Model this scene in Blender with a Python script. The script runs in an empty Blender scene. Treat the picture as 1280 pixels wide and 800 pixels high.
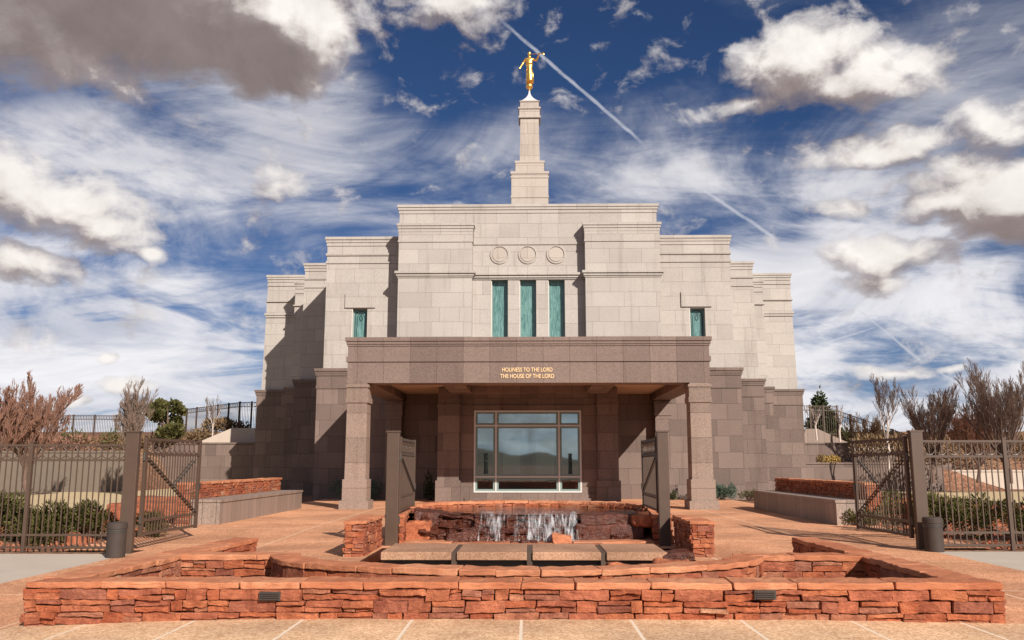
import bpy, math, random
from mathutils import Vector, Matrix, noise
R = math.radians
random.seed(7)
scene = bpy.context.scene
COL = scene.collection
# ---------------------------------------------------------------- camera
CH = 1.65
cam = bpy.data.cameras.new('camera'); camo = bpy.data.objects.new('camera', cam); COL.objects.link(camo)
cam.sensor_width = 36; cam.lens = 1080/1280*36; cam.clip_start = .1; cam.clip_end = 8000
PITCH, YAW = R(9.46), R(1.06)
camo.location = (0, 0, CH); camo.rotation_euler = (R(90)+PITCH, 0, YAW)
scene.camera = camo
scene.render.resolution_x, scene.render.resolution_y = 1024, 640
scene.view_settings.view_transform = 'Standard'; scene.view_settings.look = 'None'
scene.view_settings.gamma = 1; scene.view_settings.exposure = .5
def ray(px, py):
    a = (px-640)/1080; b = (400-py)/1080
    y = math.cos(PITCH)-b*math.sin(PITCH); z = math.sin(PITCH)+b*math.cos(PITCH)
    c, s = math.cos(YAW), math.sin(YAW)
    return Vector((a*c-y*s, a*s+y*c, z)).normalized()
def at(px, py, Y):
    r = ray(px, py); t = Y/r.y
    return Vector((r.x*t, Y, CH+r.z*t))
# ---------------------------------------------------------------- node helper
class NT:
    def __init__(s, tree): s.t = tree; s.n = tree.nodes; s.l = tree.links
    def new(s, typ, **kw):
        n = s.n.new(typ)
        for k, v in kw.items():
            if k.startswith('i_'):
                key = k[2:]; key = int(key) if key.isdigit() else key.replace('_', ' ')
                s.set(n.inputs[key], v)
            else: setattr(n, k, v)
        return n
    def set(s, inp, v):
        if isinstance(v, bpy.types.NodeSocket): s.l.new(v, inp)
        else: inp.default_value = v
    def m(s, op, a, b=None, c=None, clamp=False):
        n = s.n.new('ShaderNodeMath'); n.operation = op; n.use_clamp = clamp
        for i, v in enumerate((a, b, c)):
            if v is not None: s.set(n.inputs[i], v)
        return n.outputs[0]
    def vm(s, op, a, b=None, scale=None):
        n = s.n.new('ShaderNodeVectorMath'); n.operation = op
        s.set(n.inputs[0], a)
        if b is not None: s.set(n.inputs[1], b)
        if scale is not None: s.set(n.inputs[3], scale)
        return n.outputs['Value'] if op in ('DOT_PRODUCT', 'LENGTH') else n.outputs[0]
    def mix(s, f, a, b, typ='RGBA', blend='MIX'):
        n = s.n.new('ShaderNodeMix'); n.data_type = typ
        if typ == 'RGBA': n.blend_type = blend; ii = (0, 6, 7); o = 2
        else: ii = (0, 2, 3); o = 0
        for i, v in zip(ii, (f, a, b)):
            if typ == 'RGBA' and i > 0 and isinstance(v, tuple) and len(v) == 3: v = v+(1,)
            s.set(n.inputs[i], v)
        return n.outputs[o]
    def ss(s, v, lo, hi, a=0., b=1.):
        n = s.n.new('ShaderNodeMapRange'); n.interpolation_type = 'SMOOTHSTEP'
        for i, x in enumerate((v, lo, hi, a, b)): s.set(n.inputs[i], x)
        return n.outputs[0]
    def noise(s, vec, scale, detail=4, rough=.55, dist=0., col=False):
        n = s.new('ShaderNodeTexNoise', i_Scale=scale, i_Detail=detail, i_Roughness=rough, i_Distortion=dist)
        if vec is not None: s.l.new(vec, n.inputs['Vector'])
        return n.outputs['Color' if col else 'Fac']
# ---------------------------------------------------------------- sky
SUN = Vector((.90, -1.52, 1.0)).normalized()
world = bpy.data.worlds.new('World'); scene.world = world; world.use_nodes = True
def build_world():
    w = NT(world.node_tree); w.n.clear()
    out = w.new('ShaderNodeOutputWorld'); bg = w.new('ShaderNodeBackground', i_Strength=.1)
    w.l.new(bg.outputs[0], out.inputs[0])
    sky = w.new('ShaderNodeTexSky', sky_type='NISHITA', sun_disc=False, sun_elevation=R(29.5),
                sun_rotation=math.atan2(SUN.x, SUN.y), altitude=1700, air_density=1., dust_density=.3, ozone_density=3.)
    tc = w.new('ShaderNodeTexCoord'); d = tc.outputs['Generated']
    sep = w.new('ShaderNodeSeparateXYZ', i_0=d); X, Y, Z = sep.outputs
    az = w.m('ARCTAN2', X, Y); el = w.m('ARCSINE', Z)
    def ae(px, py):
        r = ray(px, py); return math.atan2(r.x, r.y), math.asin(r.z)
    base = w.mix(1., sky.outputs[0], (.205, .28, .39), blend='MULTIPLY')
    # high thin cloud on a plane: keeps the true perspective of a layer
    zz = w.m('ADD', w.m('MAXIMUM', Z, 0.), .24)
    pl = w.new('ShaderNodeCombineXYZ', i_0=w.m('DIVIDE', X, zz), i_1=w.m('DIVIDE', Y, zz)).outputs[0]
    mp = w.new('ShaderNodeMapping', i_Vector=pl, i_Rotation=(0, 0, R(24)), i_Scale=(1.25, 1.25, 1.)).outputs[0]
    n1 = w.noise(mp, 1.5, 10, .60, .7); n2 = w.noise(mp, .7, 4, .5, .3)
    n3 = w.noise(w.new('ShaderNodeMapping', i_Vector=pl, i_Rotation=(0, 0, R(-28)), i_Scale=(1., 2.3, 1.)).outputs[0], 2.3, 9, .62, 1.0)
    veil = w.m('ADD', w.m('MULTIPLY', n1, .62), w.m('ADD', w.m('MULTIPLY', n2, .55), w.m('MULTIPLY', n3, .34)))
    veil = w.ss(veil, .60, .96)
    low = w.ss(Z, .0, .42, .80, 0.)            # more cloud towards the horizon
    # veil patches where the photograph has its broad banks of cirrus
    def bank(px, py, rx, ry, amt):
        a0, e0 = ae(px, py); s1 = rx/1150; s2 = ry/1150
        q = w.m('ADD', w.m('POWER', w.m('DIVIDE', w.m('SUBTRACT', az, a0), s1), 2.), w.m('POWER', w.m('DIVIDE', w.m('SUBTRACT', el, e0), s2), 2.))
        return w.m('MULTIPLY', w.m('EXPONENT', w.m('MULTIPLY', q, -1.)), amt)
    b = None
    for args in ((330, 190, 150, 85, .95), (60, 190, 150, 45, .45), (420, 120, 90, 40, .5), (70, 420, 120, 60, .5), (800, 220, 150, 60, .36), (1010, 350, 170, 55, 1.1), (180, 400, 230, 60, .4), (1000, 210, 140, 40, .25), (1170, 70, 110, 40, .14), (120, 450, 240, 70, .35), (1130, 440, 220, 70, .3), (1130,255,160,40,.3),
                 (700, 60, 130, 60, -.5), (500, 60, 60, 40, -.35), (820, 40, 110, 50, -.45), (1090, 400, 110, 20, -.3), (430, 300, 50, 25, -.2), (870, 265, 60, 30, -.4), (560, 130, 60, 40, -.3), (20, 110, 90, 40, -.3)):
        q = bank(*args); b = q if b is None else w.m('ADD', b, q)
    wisp = w.m('ADD', w.m('MULTIPLY', n1, .9), w.m('MULTIPLY', n3, .5))
    va = w.m('ADD', w.m('MULTIPLY', veil, .62), w.m('MULTIPLY', w.m('ADD', b, low), w.ss(wisp, .30, .90)), clamp=True)
    va = w.m('MULTIPLY', w.ss(va, .09, 1.05), .93)
    vcol = w.mix(w.ss(n1, .32, .68), (3.5, 3.7, 4.4), (6.6, 6.5, 6.7))
    vcol = w.mix(1., vcol, w.mix(w.ss(Z, .12, .50), (1.06, 1.05, 1.03), (.74, .735, .75)), blend='MULTIPLY')
    c1 = w.mix(va, base, vcol)
    # cumulus group: density at (azimuth, elevation)
    blobs = [  # px, py, rx, ry, strength
        (200, -30, 262, 100, 2.8), (335, 30, 118, 80, 3.2), (60, 25, 120, 74, 1.4), (560, 2, 110, 36, 1.), (150, 100, 60, 26, .5),
        (70, 250, 105, 42, 1.05), (125, 275, 80, 32, .9), (20, 228, 60, 36, .8), (35, 326, 62, 20, .9), (198, 311, 24, 11, .8), (346, 229, 42, 19, .75),
        (1000, 82, 95, 50, 1.15), (1090, 95, 95, 36, 1.1), (1150, 105, 40, 30, .7), (930, 130, 50, 16, .6), (1105, 187, 88, 22, 1.), (1245, 155, 62, 34, .85), (1205, 225, 60, 30, .8),
        (1262, 255, 85, 44, 2.1), (1185, 262, 65, 22, .85), (1115, 322, 80, 25, 1.1), (1085, 350, 60, 16, .7), (1050, 265, 26, 16, .55),
        (160, 479, 42, 11, .8), (143, 443, 16, 8, .7), (1105, 468, 44, 11, .8), (30, 340, 60, 14, .6), (95, 500, 30, 7, .55),(1190,462,50,6,.5)]
    g = bpy.data.node_groups.new('cumulus', 'ShaderNodeTree')
    g.interface.new_socket('P', in_out='INPUT', socket_type='NodeSocketVector')
    g.interface.new_socket('D', in_out='OUTPUT', socket_type='NodeSocketFloat')
    k = NT(g); gi = k.new('NodeGroupInput'); go = k.new('NodeGroupOutput')
    P0 = gi.outputs[0]
    wn = k.noise(k.vm('MULTIPLY', P0, (1., 1.25, 1.)), 11., 3, .5, 0, col=True)
    P = k.vm('ADD', P0, k.vm('MULTIPLY', k.vm('SUBTRACT', wn, (.5, .5, .5)), (.09, .055, 0.)))
    acc = None
    for (px, py, rx, ry, st) in blobs:
        a0, e0 = ae(px, py)
        v = k.vm('MULTIPLY', k.vm('SUBTRACT', P, (a0, e0, 0.)), (1100/rx, 1100/ry, 0.))
        v = k.m('MULTIPLY', k.m('SUBTRACT', 1.15, k.vm('LENGTH', v)), st)
        acc = v if acc is None else k.m('SMOOTH_MAX', acc, v, .2)
    # elsewhere round the sky (seen in reflections): scattered cumulus
    s2 = k.new('ShaderNodeSeparateXYZ', i_0=P)
    far = k.m('MULTIPLY', k.ss(k.m('ABSOLUTE', s2.outputs[0]), .8, 1.2), k.m('SUBTRACT', k.m('MULTIPLY', k.noise(P, 2.6, 2, .5), 3.2), 1.45))
    acc = k.m('MAXIMUM', acc, k.m('SUBTRACT', far, .05))
    acc = k.m('MAXIMUM', acc, -1.)
    fn = k.m('SUBTRACT', k.noise(k.vm('MULTIPLY', P0, (1., 1.4, 1.)), 20., 10, .60, .35), .5)
    k.l.new(k.m('ADD', acc, k.m('MULTIPLY', fn, 1.75)), go.inputs[0])
    pos = w.new('ShaderNodeCombineXYZ', i_0=az, i_1=el).outputs[0]
    def cu(off):
        n = w.new('ShaderNodeGroup'); n.node_tree = g; w.l.new(w.vm('ADD', pos, off), n.inputs[0]); return n.outputs[0]
    D0 = cu((0., 0., 0.)); D1 = cu((.010, .017, 0.)); D2 = cu((.016, .05, 0.))
    a = w.m('ADD', w.ss(D0, .02, .34, 0., .55), w.ss(D0, .2, .8, 0., .45))
    lit = w.m('ADD', w.m('MULTIPLY', w.m('SUBTRACT', D0, D1), .95), w.m('MULTIPLY', w.m('SUBTRACT', D0, D2), .55))
    lit = w.m('SUBTRACT', lit, w.m('MULTIPLY', w.m('MAXIMUM', w.m('SUBTRACT', D0, .9), 0.), .50))
    lit = w.ss(w.m('ADD', lit, w.m('MULTIPLY', w.m('SUBTRACT', w.noise(pos, 34., 6, .6, .3), .5), .55)), -1.05, .95)
    # thick overhead cloud is browner and darker
    ccol = w.new('ShaderNodeValToRGB', i_Fac=lit); cr = ccol.color_ramp
    cr.elements[0].position = 0; cr.elements[0].color = (1.75, 1.42, 1.38, 1)
    cr.elements[1].position = 1; cr.elements[1].color = (6.6, 6.25, 5.9, 1)
    e = cr.elements.new(.36); e.color = (2.35, 1.98, 1.92, 1)
    e = cr.elements.new(.60); e.color = (4.2, 3.8, 3.6, 1)
    cm = w.mix(1., ccol.outputs[0], w.mix(w.noise(pos, 13., 7, .62, .5), (.68, .67, .67), (1.36, 1.36, 1.37)), blend='MULTIPLY')
    c2 = w.mix(a, c1, cm)
    # condensation trails
    for (p, q, wid, amt) in (((622, 22), (806, 181), .0030, .65), ((872, 232), (972, 300), .0030, .6), ((1072, 386), (1152, 452), .0022, .6), ((985, 442), (1100, 408), .0018, .6), ((1170, 462), (1235, 505), .002, .5)):
        d1, d2 = ray(*p), ray(*q); nn = d1.cross(d2).normalized(); mid = (d1+d2).normalized(); tt = nn.cross(mid).normalized()
        half = math.asin(abs(d2.dot(tt)))
        wid *= .72
        dist = w.m('ABSOLUTE', w.m('ADD', w.vm('DOT_PRODUCT', d, tuple(nn)), w.m('MULTIPLY', w.m('SUBTRACT', w.noise(d, 55., 5, .65), .5), wid*1.6)))
        al = w.m('ABSOLUTE', w.vm('DOT_PRODUCT', d, tuple(tt)))
        mk = w.m('MULTIPLY', w.ss(dist, wid*.25, wid*1.25, 1., 0.), w.ss(al, half*.8, half*1.05, 1., 0.))
        mk = w.m('MULTIPLY', mk, w.ss(w.vm('DOT_PRODUCT', d, tuple(mid)), .9, .95))
        mk = w.m('MULTIPLY', w.m('MULTIPLY', mk, amt), w.ss(w.noise(d, 30., 4, .6), .25, .6, .5, 1.))
        c2 = w.mix(mk, c2, (4.6, 4.7, 5.2))
    w.l.new(c2, bg.inputs[0])
build_world()
world.cycles.sampling_method = 'MANUAL'; world.cycles.sample_map_resolution = 512
sl = bpy.data.lights.new('sun', 'SUN'); sl.energy = 4.6; sl.angle = R(.5); sl.color = (1., .905, .80)
so = bpy.data.objects.new('sun', sl); COL.objects.link(so); so.location = SUN*60
so.rotation_euler = SUN.to_track_quat('Z', 'Y').to_euler()

# ---------------------------------------------------------------- materials
MATS = {}
def mat(name, rough=.8, spec=.3):
    m = bpy.data.materials.new(name); m.use_nodes = True
    t = NT(m.node_tree); b = t.n['Principled BSDF']
    b.inputs['Roughness'].default_value = rough; b.inputs['Specular IOR Level'].default_value = spec
    MATS[name] = m
    return m, t, b
def bump(t, b, h, strength=.4, dist=.02):
    n = t.new('ShaderNodeBump', i_Strength=strength, i_Distance=dist, i_Height=h); t.l.new(n.outputs[0], b.inputs['Normal'])
def blocks(name, c1, c2, mortar, bw, rh, speck, spk_scale, jolt=.3, shift=0., rough=.75):
    m, t, b = mat(name, rough, .25)
    uv = t.new('ShaderNodeUVMap').outputs[0]
    uv = t.vm('ADD', uv, (0., shift, 0.))
    br = t.new('ShaderNodeTexBrick', offset=.43, offset_frequency=2, squash=.62, squash_frequency=3, i_Vector=uv,
               i_Color1=c1+(1,), i_Color2=c2+(1,), i_Mortar=mortar+(1,), i_Scale=1., i_Mortar_Size=.008, i_Mortar_Smooth=.2, i_Bias=0., i_Brick_Width=bw, i_Row_Height=rh)
    tc = t.new('ShaderNodeTexCoord').outputs['Object']
    v = t.noise(tc, spk_scale, 3, .75); lv = t.noise(tc, .55, 4, .6)
    col = t.mix(t.m('MULTIPLY', t.ss(v, .38, .62), 1.), (1-speck,)*3, (1+speck,)*3)
    col = t.mix(1., br.outputs[0], col, blend='MULTIPLY')
    col = t.mix(1., col, t.mix(lv, (1-jolt,)*3, (1+jolt*.8,)*3), blend='MULTIPLY')
    # rain streaks running down the face
    st = t.noise(t.vm('MULTIPLY', tc, (2.2, 2.2, .16)), 1.4, 4, .6)
    col = t.mix(t.ss(st, .52, .78, 0., .5), col, t.mix(1., col, (.62, .58, .55), blend='MULTIPLY'))
    t.l.new(col, b.inputs['Base Color'])
    bump(t, b, t.m('SUBTRACT', t.m('MULTIPLY', v, .15), br.outputs[1]), .5, .012)
    return m
blocks('light_granite', (.42, .39, .36), (.362, .333, .307), (.24, .21, .19), 1.55, .72, .06, 16., .15, .24)
blocks('brown_granite', (.205, .152, .13), (.135, .10, .086), (.07, .05, .042), 1.2, .77, .16, 26., .2, .1)
blocks('fascia_granite', (.20, .149, .128), (.145, .106, .091), (.09, .06, .05), 1.62, 40., .17, 26., .12, 20.)
blocks('column_granite', (.275, .205, .168), (.205, .151, .124), (.10, .07, .06), 30., .92, .18, 26., .14, .15)
blocks('spire_granite', (.43, .385, .345), (.375, .33, .295), (.25, .21, .18), 30., .62, .05, 16., .08, .1)
blocks('bench_granite', (.30, .23, .19), (.24, .185, .155), (.10, .08, .07), .62, 30., .2, 30., .15, 15., .5)
def simple(name, c, rough=.6, spec=.3, metal=0., nz=0., ns=8., bmp=0.):
    m, t, b = mat(name, rough, spec); b.inputs['Metallic'].default_value = metal
    if nz:
        tc = t.new('ShaderNodeTexCoord').outputs['Object']; v = t.noise(tc, ns, 5, .6)
        t.l.new(t.mix(v, tuple(x*(1-nz) for x in c), tuple(min(1, x*(1+nz)) for x in c)), b.inputs['Base Color'])
        if bmp: bump(t, b, v, bmp, .02)
    else: b.inputs['Base Color'].default_value = c+(1,)
    return m
simple('ceiling_plaster', (.46, .33, .24), .9, .1, nz=.08)
simple('bronze_paint', (.082, .053, .038), .42, .45, nz=.2, ns=4)
simple('dark_metal', (.05, .045, .04), .4, .5, nz=.15)
simple('can_metal', (.055, .042, .036), .65, .25, nz=.25, ns=6)
simple('gold', (1., .60, .16), .34, .5, metal=1.)
simple('gold_letter', (.74, .54, .30), .45, .5)
simple('mullion', (.52, .52, .51), .5, .4, nz=.05)
simple('inner_frame', (.16, .235, .225), .5, .4)
simple('white_cap', (.62, .60, .60), .4, .5)
simple('white_paint', (.72, .70, .66), .5, .4)
simple('sun_painted_jamb', (.62, .6, .55), .6, .3)  # paler than the wall stone: sunlight on the reveal put into the colour
simple('teal_lead', (.012, .05, .055), .5, .4)
simple('soil', (.11, .06, .035), .95, .1, nz=.5, ns=12, bmp=.5)
simple('concrete', (.165, .135, .108), .85, .2, nz=.16, ns=2.2, bmp=.1)
simple('pale_concrete', (.50, .43, .36), .85, .2, nz=.12, ns=1.2, bmp=.1)
simple('bark', (.15, .10, .08), .9, .1, nz=.4, ns=9)
simple('pale_bark', (.55, .47, .42), .8, .1, nz=.3, ns=9)
simple('twig_red', (.27, .15, .11), .85, .1, nz=.4, ns=2)
simple('twig_grey', (.25, .185, .15), .85, .1, nz=.35, ns=2)
simple('twig_brown', (.21, .135, .085), .85, .1, nz=.35, ns=2)
simple('dead_leaf', (.20, .135, .075), .85, .1, nz=.4, ns=3)
simple('lamp_lens', (.7, .7, .68), .3, .5)
simple('dark_opening', (.02, .018, .016), .8, .2)
simple('slot', (.035, .03, .026), .8, .2)
def foliage(name, a, c):
    m, t, b = mat(name, .7, .2)
    tc = t.new('ShaderNodeTexCoord').outputs['Object']
    isl = t.new('ShaderNodeNewGeometry').outputs['Random Per Island']
    v = t.m('ADD', t.m('MULTIPLY', t.noise(tc, 3.5, 3, .6), .55), t.m('MULTIPLY', isl, .5))
    t.l.new(t.mix(v, a, c), b.inputs['Base Color'])
foliage('juniper_green', (.022, .026, .008), (.135, .125, .034))
foliage('blue_juniper', (.03, .055, .04), (.12, .17, .13))
foliage('dark_conifer', (.018, .032, .015), (.07, .085, .03))
foliage('olive_leaf', (.035, .04, .014), (.12, .11, .035))
foliage('yellow_shrub', (.28, .18, .05), (.62, .44, .15))
def sandstone(name, wet=False, dark=1.):
    m, t, b = mat(name, .85 if not wet else .28, .25 if not wet else .6)
    tc = t.new('ShaderNodeTexCoord').outputs['Object']
    isl = t.new('ShaderNodeNewGeometry').outputs['Random Per Island']
    rp = t.new('ShaderNodeValToRGB', i_Fac=isl); cr = rp.color_ramp
    C = [(0, (.36, .095, .045)), (.2, (.47, .140, .062)), (.45, (.40, .130, .075)), (.62, (.54, .185, .085)), (.78, (.29, .095, .06)), (.86, (.40, .17, .11)), (.96, (.50, .20, .11)), (1, (.56, .32, .20))]
    cr.elements[0].position = 0; cr.elements[0].color = C[0][1]+(1,); cr.elements[1].position = 1; cr.elements[1].color = C[-1][1]+(1,)
    for p, c in C[1:-1]: e = cr.elements.new(p); e.color = c+(1,)
    o = t.vm('ADD', tc, t.vm('SCALE', (7., 3., 5.), None, isl))
    n1 = t.noise(o, 4.5, 6, .65, .6); n2 = t.noise(o, 32., 4, .7); n3 = t.noise(t.vm('MULTIPLY', o, (1., 1., 4.)), 7., 5, .65, 1.)
    col = t.mix(t.ss(n1, .3, .72), t.mix(1., rp.outputs[0], (.62, .55, .52), blend='MULTIPLY'), t.mix(1., rp.outputs[0], (1.22, 1.3, 1.28), blend='MULTIPLY'))
    col = t.mix(t.ss(n3, .58, .78, 0., .35), col, (.62, .32, .19))
    n4 = t.noise(tc, 1.3, 5, .65); n5 = t.noise(o, 90., 3, .75)
    col = t.mix(t.ss(n2, .35, .7, .0, .38), col, (.17, .055, .035))
    col = t.mix(t.ss(n4, .52, .72, 0., .5), col, t.mix(1., col, (.50, .40, .38), blend='MULTIPLY'))
    col = t.mix(1., col, t.mix(n5, (.72, .70, .70), (1.25, 1.25, 1.25)), blend='MULTIPLY')
    if wet: col = t.mix(1., col, (.22*dark, .17*dark, .17*dark), blend='MULTIPLY')
    t.l.new(col, b.inputs['Base Color'])
    bump(t, b, t.m('ADD', t.m('MULTIPLY', n1, 1.), t.m('ADD', t.m('MULTIPLY', n2, .6), t.m('MULTIPLY', n3, .8))), 1., .03)
    return m
sandstone('red_sandstone'); sandstone('wet_sandstone', True, 1.)
simple('mortar_shadow', (.10, .04, .028), .95, .05)
def coping_mat():
    m, t, b = mat('coping_sandstone', .85, .2)
    tc = t.new('ShaderNodeTexCoord').outputs['Object']; isl = t.new('ShaderNodeNewGeometry').outputs['Random Per Island']
    o = t.vm('ADD', tc, t.vm('SCALE', (9., 4., 5.), None, isl))
    n1 = t.noise(o, 2.2, 6, .65, .5); n2 = t.noise(o, 60., 3, .7); n3 = t.noise(t.vm('MULTIPLY', o, (1., 3., 6.)), 6., 5, .65, .8)
    base = t.mix(isl, (.46, .165, .082), (.58, .25, .135))
    col = t.mix(t.ss(n1, .3, .7), t.mix(1., base, (.78, .70, .66), blend='MULTIPLY'), t.mix(1., base, (1.12, 1.2, 1.2), blend='MULTIPLY'))
    col = t.mix(t.ss(n3, .52, .72, 0., .6), col, (.33, .11, .06))
    col = t.mix(t.ss(n2, .35, .7, 0., .2), col, (.30, .12, .08))
    t.l.new(col, b.inputs['Base Color']); bump(t, b, t.m('ADD', n1, t.m('ADD', t.m('MULTIPLY', n2, .4), n3)), .8, .02)
coping_mat()
def aggregate(name, a, c, joints=None, jcol=(.62, .45, .33)):
    m, t, b = mat(name, .85, .2)
    tc = t.new('ShaderNodeTexCoord').outputs['Object']
    vo = t.new('ShaderNodeTexVoronoi', i_Vector=tc, i_Scale=62.); vo2 = t.new('ShaderNodeTexVoronoi', i_Vector=tc, i_Scale=30.)
    s = t.new('ShaderNodeSeparateColor', i_0=vo.outputs['Color']).outputs[0]; s2 = t.new('ShaderNodeSeparateColor', i_0=vo2.outputs['Color']).outputs[1]
    f = t.m('ADD', t.m('MULTIPLY', s, .6), t.m('MULTIPLY', s2, .4))
    f = t.ss(f, .15, .85)
    col = t.mix(f, a, c)
    lv = t.noise(tc, .45, 5, .62); l2 = t.noise(tc, 2.8, 5, .65)
    col = t.mix(1., col, t.mix(t.ss(lv, .3, .7), (.72, .70, .69), (1.16, 1.14, 1.12)), blend='MULTIPLY')
    col = t.mix(t.ss(l2, .5, .75, 0., .5), col, t.mix(1., col, (.66, .60, .56), blend='MULTIPLY'))
    if joints:
        ox, sx, oy, sy, wd = joints
        sp = t.new('ShaderNodeSeparateXYZ', i_0=tc)
        jx = t.m('ABSOLUTE', t.m('SUBTRACT', t.m('FRACT', t.m('DIVIDE', t.m('SUBTRACT', sp.outputs[0], ox), sx)), .5))
        jm = t.ss(jx, .5-wd/sx, .5-wd*.5/sx)
        if sy:
            jy = t.m('ABSOLUTE', t.m('SUBTRACT', t.m('FRACT', t.m('DIVIDE', t.m('SUBTRACT', sp.outputs[1], oy), sy)), .5))
            jm = t.m('MAXIMUM', jm, t.ss(jy, .5-wd/sy, .5-wd*.5/sy))
        col = t.mix(jm, col, jcol)
        h = t.m('SUBTRACT', t.m('MULTIPLY', f, .5), jm)
    else: h = f
    t.l.new(col, b.inputs['Base Color']); bump(t, b, h, .35, .006)
aggregate('plaza_aggregate', (.46, .205, .105), (.79, .43, .255), (.30, 3.0, 1.5, 3.6, .03), (.72, .48, .33))
aggregate('front_aggregate', (.54, .32, .18), (.84, .60, .39), (-.66+.585, 1.17, 0, 0, .022), (.78, .66, .52))
aggregate('slab_aggregate', (.34, .18, .11), (.50, .31, .205))
def ground_mat():
    m, t, b = mat('dry_ground', .95, .1)
    tc = t.new('ShaderNodeTexCoord').outputs['Object']
    n1 = t.noise(tc, .12, 5, .6); n2 = t.noise(tc, 3., 5, .7); vo = t.new('ShaderNodeTexVoronoi', i_Vector=tc, i_Scale=9.).outputs['Color']
    s = t.new('ShaderNodeSeparateColor', i_0=vo).outputs[0]
    col = t.mix(t.ss(n1, .35, .65), (.22, .105, .07), (.27, .17, .11))
    col = t.mix(1., col, t.mix(s, (.55, .5, .5), (1.35, 1.3, 1.25)), blend='MULTIPLY')
    col = t.mix(t.ss(n2, .5, .75, 0., .5), col, (.10, .06, .04))
    t.l.new(col, b.inputs['Base Color']); bump(t, b, t.m('ADD', n2, s), .6, .03)
ground_mat()
def lawn_mat():
    m, t, b = mat('dormant_lawn', .95, .1)
    tc = t.new('ShaderNodeTexCoord').outputs['Object']
    col = t.mix(t.noise(tc, .5, 5, .6), (.50, .38, .22), (.72, .58, .38))
    col = t.mix(1., col, t.mix(t.noise(tc, 14., 4, .7), (.6, .6, .6), (1.25, 1.25, 1.2)), blend='MULTIPLY')
    t.l.new(col, b.inputs['Base Color'])
lawn_mat()
def hill_mat():
    m, t, b = mat('hill_scrub', .95, .05)
    tc = t.new('ShaderNodeTexCoord').outputs['Object']
    t.l.new(t.mix(t.noise(tc, .012, 7, .65), (.07, .06, .045), (.22, .15, .10)), b.inputs['Base Color'])
hill_mat()
def glass_mat(name, tint, gl=.28, rough=.02):
    m = bpy.data.materials.new(name); m.use_nodes = True; t = NT(m.node_tree); t.n.clear()
    o = t.new('ShaderNodeOutputMaterial')
    fr = t.new('ShaderNodeFresnel', i_IOR=1.5).outputs[0]
    tr = t.new('ShaderNodeBsdfTransparent', i_Color=tint+(1,)); g = t.new('ShaderNodeBsdfGlossy', i_Roughness=rough, i_Color=(.72, .92, .98, 1))
    mx = t.new('ShaderNodeMixShader', i_0=t.m('ADD', fr, gl)); t.l.new(tr.outputs[0], mx.inputs[1]); t.l.new(g.outputs[0], mx.inputs[2])
    t.l.new(mx.outputs[0], o.inputs[0]); MATS[name] = m
glass_mat('door_glass', (.7, .88, .84), .31)
def teal_mat():
    m, t, b = mat('art_glass', .25, .5)
    tc = t.new('ShaderNodeTexCoord').outputs['Object']
    n = t.noise(t.vm('MULTIPLY', tc, (9., 9., 1.2)), 1.6, 6, .7, .8); n2 = t.noise(tc, 9., 4, .6)
    col = t.mix(t.ss(n, .3, .7), (.035, .11, .108), (.165, .30, .285))
    col = t.mix(t.ss(n2, .5, .8, 0, .5), col, (.08, .22, .22))
    t.l.new(col, b.inputs['Base Color'])
teal_mat()
def water_mats():
    m, t, b = mat('dark_water', .04, .5)
    b.inputs['Base Color'].default_value = (.035, .016, .012, 1)
    tc = t.new('ShaderNodeTexCoord').outputs['Object']
    bump(t, b, t.noise(tc, 7., 5, .6, .6), .35, .03)
    m, t, b = mat('falling_water', .25, .6)
    b.inputs['Base Color'].default_value = (.85, .88, .92, 1)
    tc = t.new('ShaderNodeTexCoord').outputs['Object']
    n = t.noise(t.vm('MULTIPLY', tc, (1., .10, .10)), 26., 5, .68, .3); n2 = t.noise(t.vm('MULTIPLY', tc, (1., .2, .3)), 3.1, 2, .6); n3 = t.noise(tc, 40., 3, .6)
    v = t.m('ADD', t.m('MULTIPLY', n, .62), t.m('ADD', t.m('MULTIPLY', n2, .55), t.m('MULTIPLY', n3, .12)))
    t.l.new(t.ss(v, .60, .92, 0., .75), b.inputs['Alpha'])
    bump(t, b, n, .8, .02)
water_mats()
def interior_mat():
    simple('inside_wall', (.27, .29, .27), .7, .2, nz=.1)
    simple('inside_floor', (.12, .12, .11), .5, .3)
interior_mat()

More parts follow.
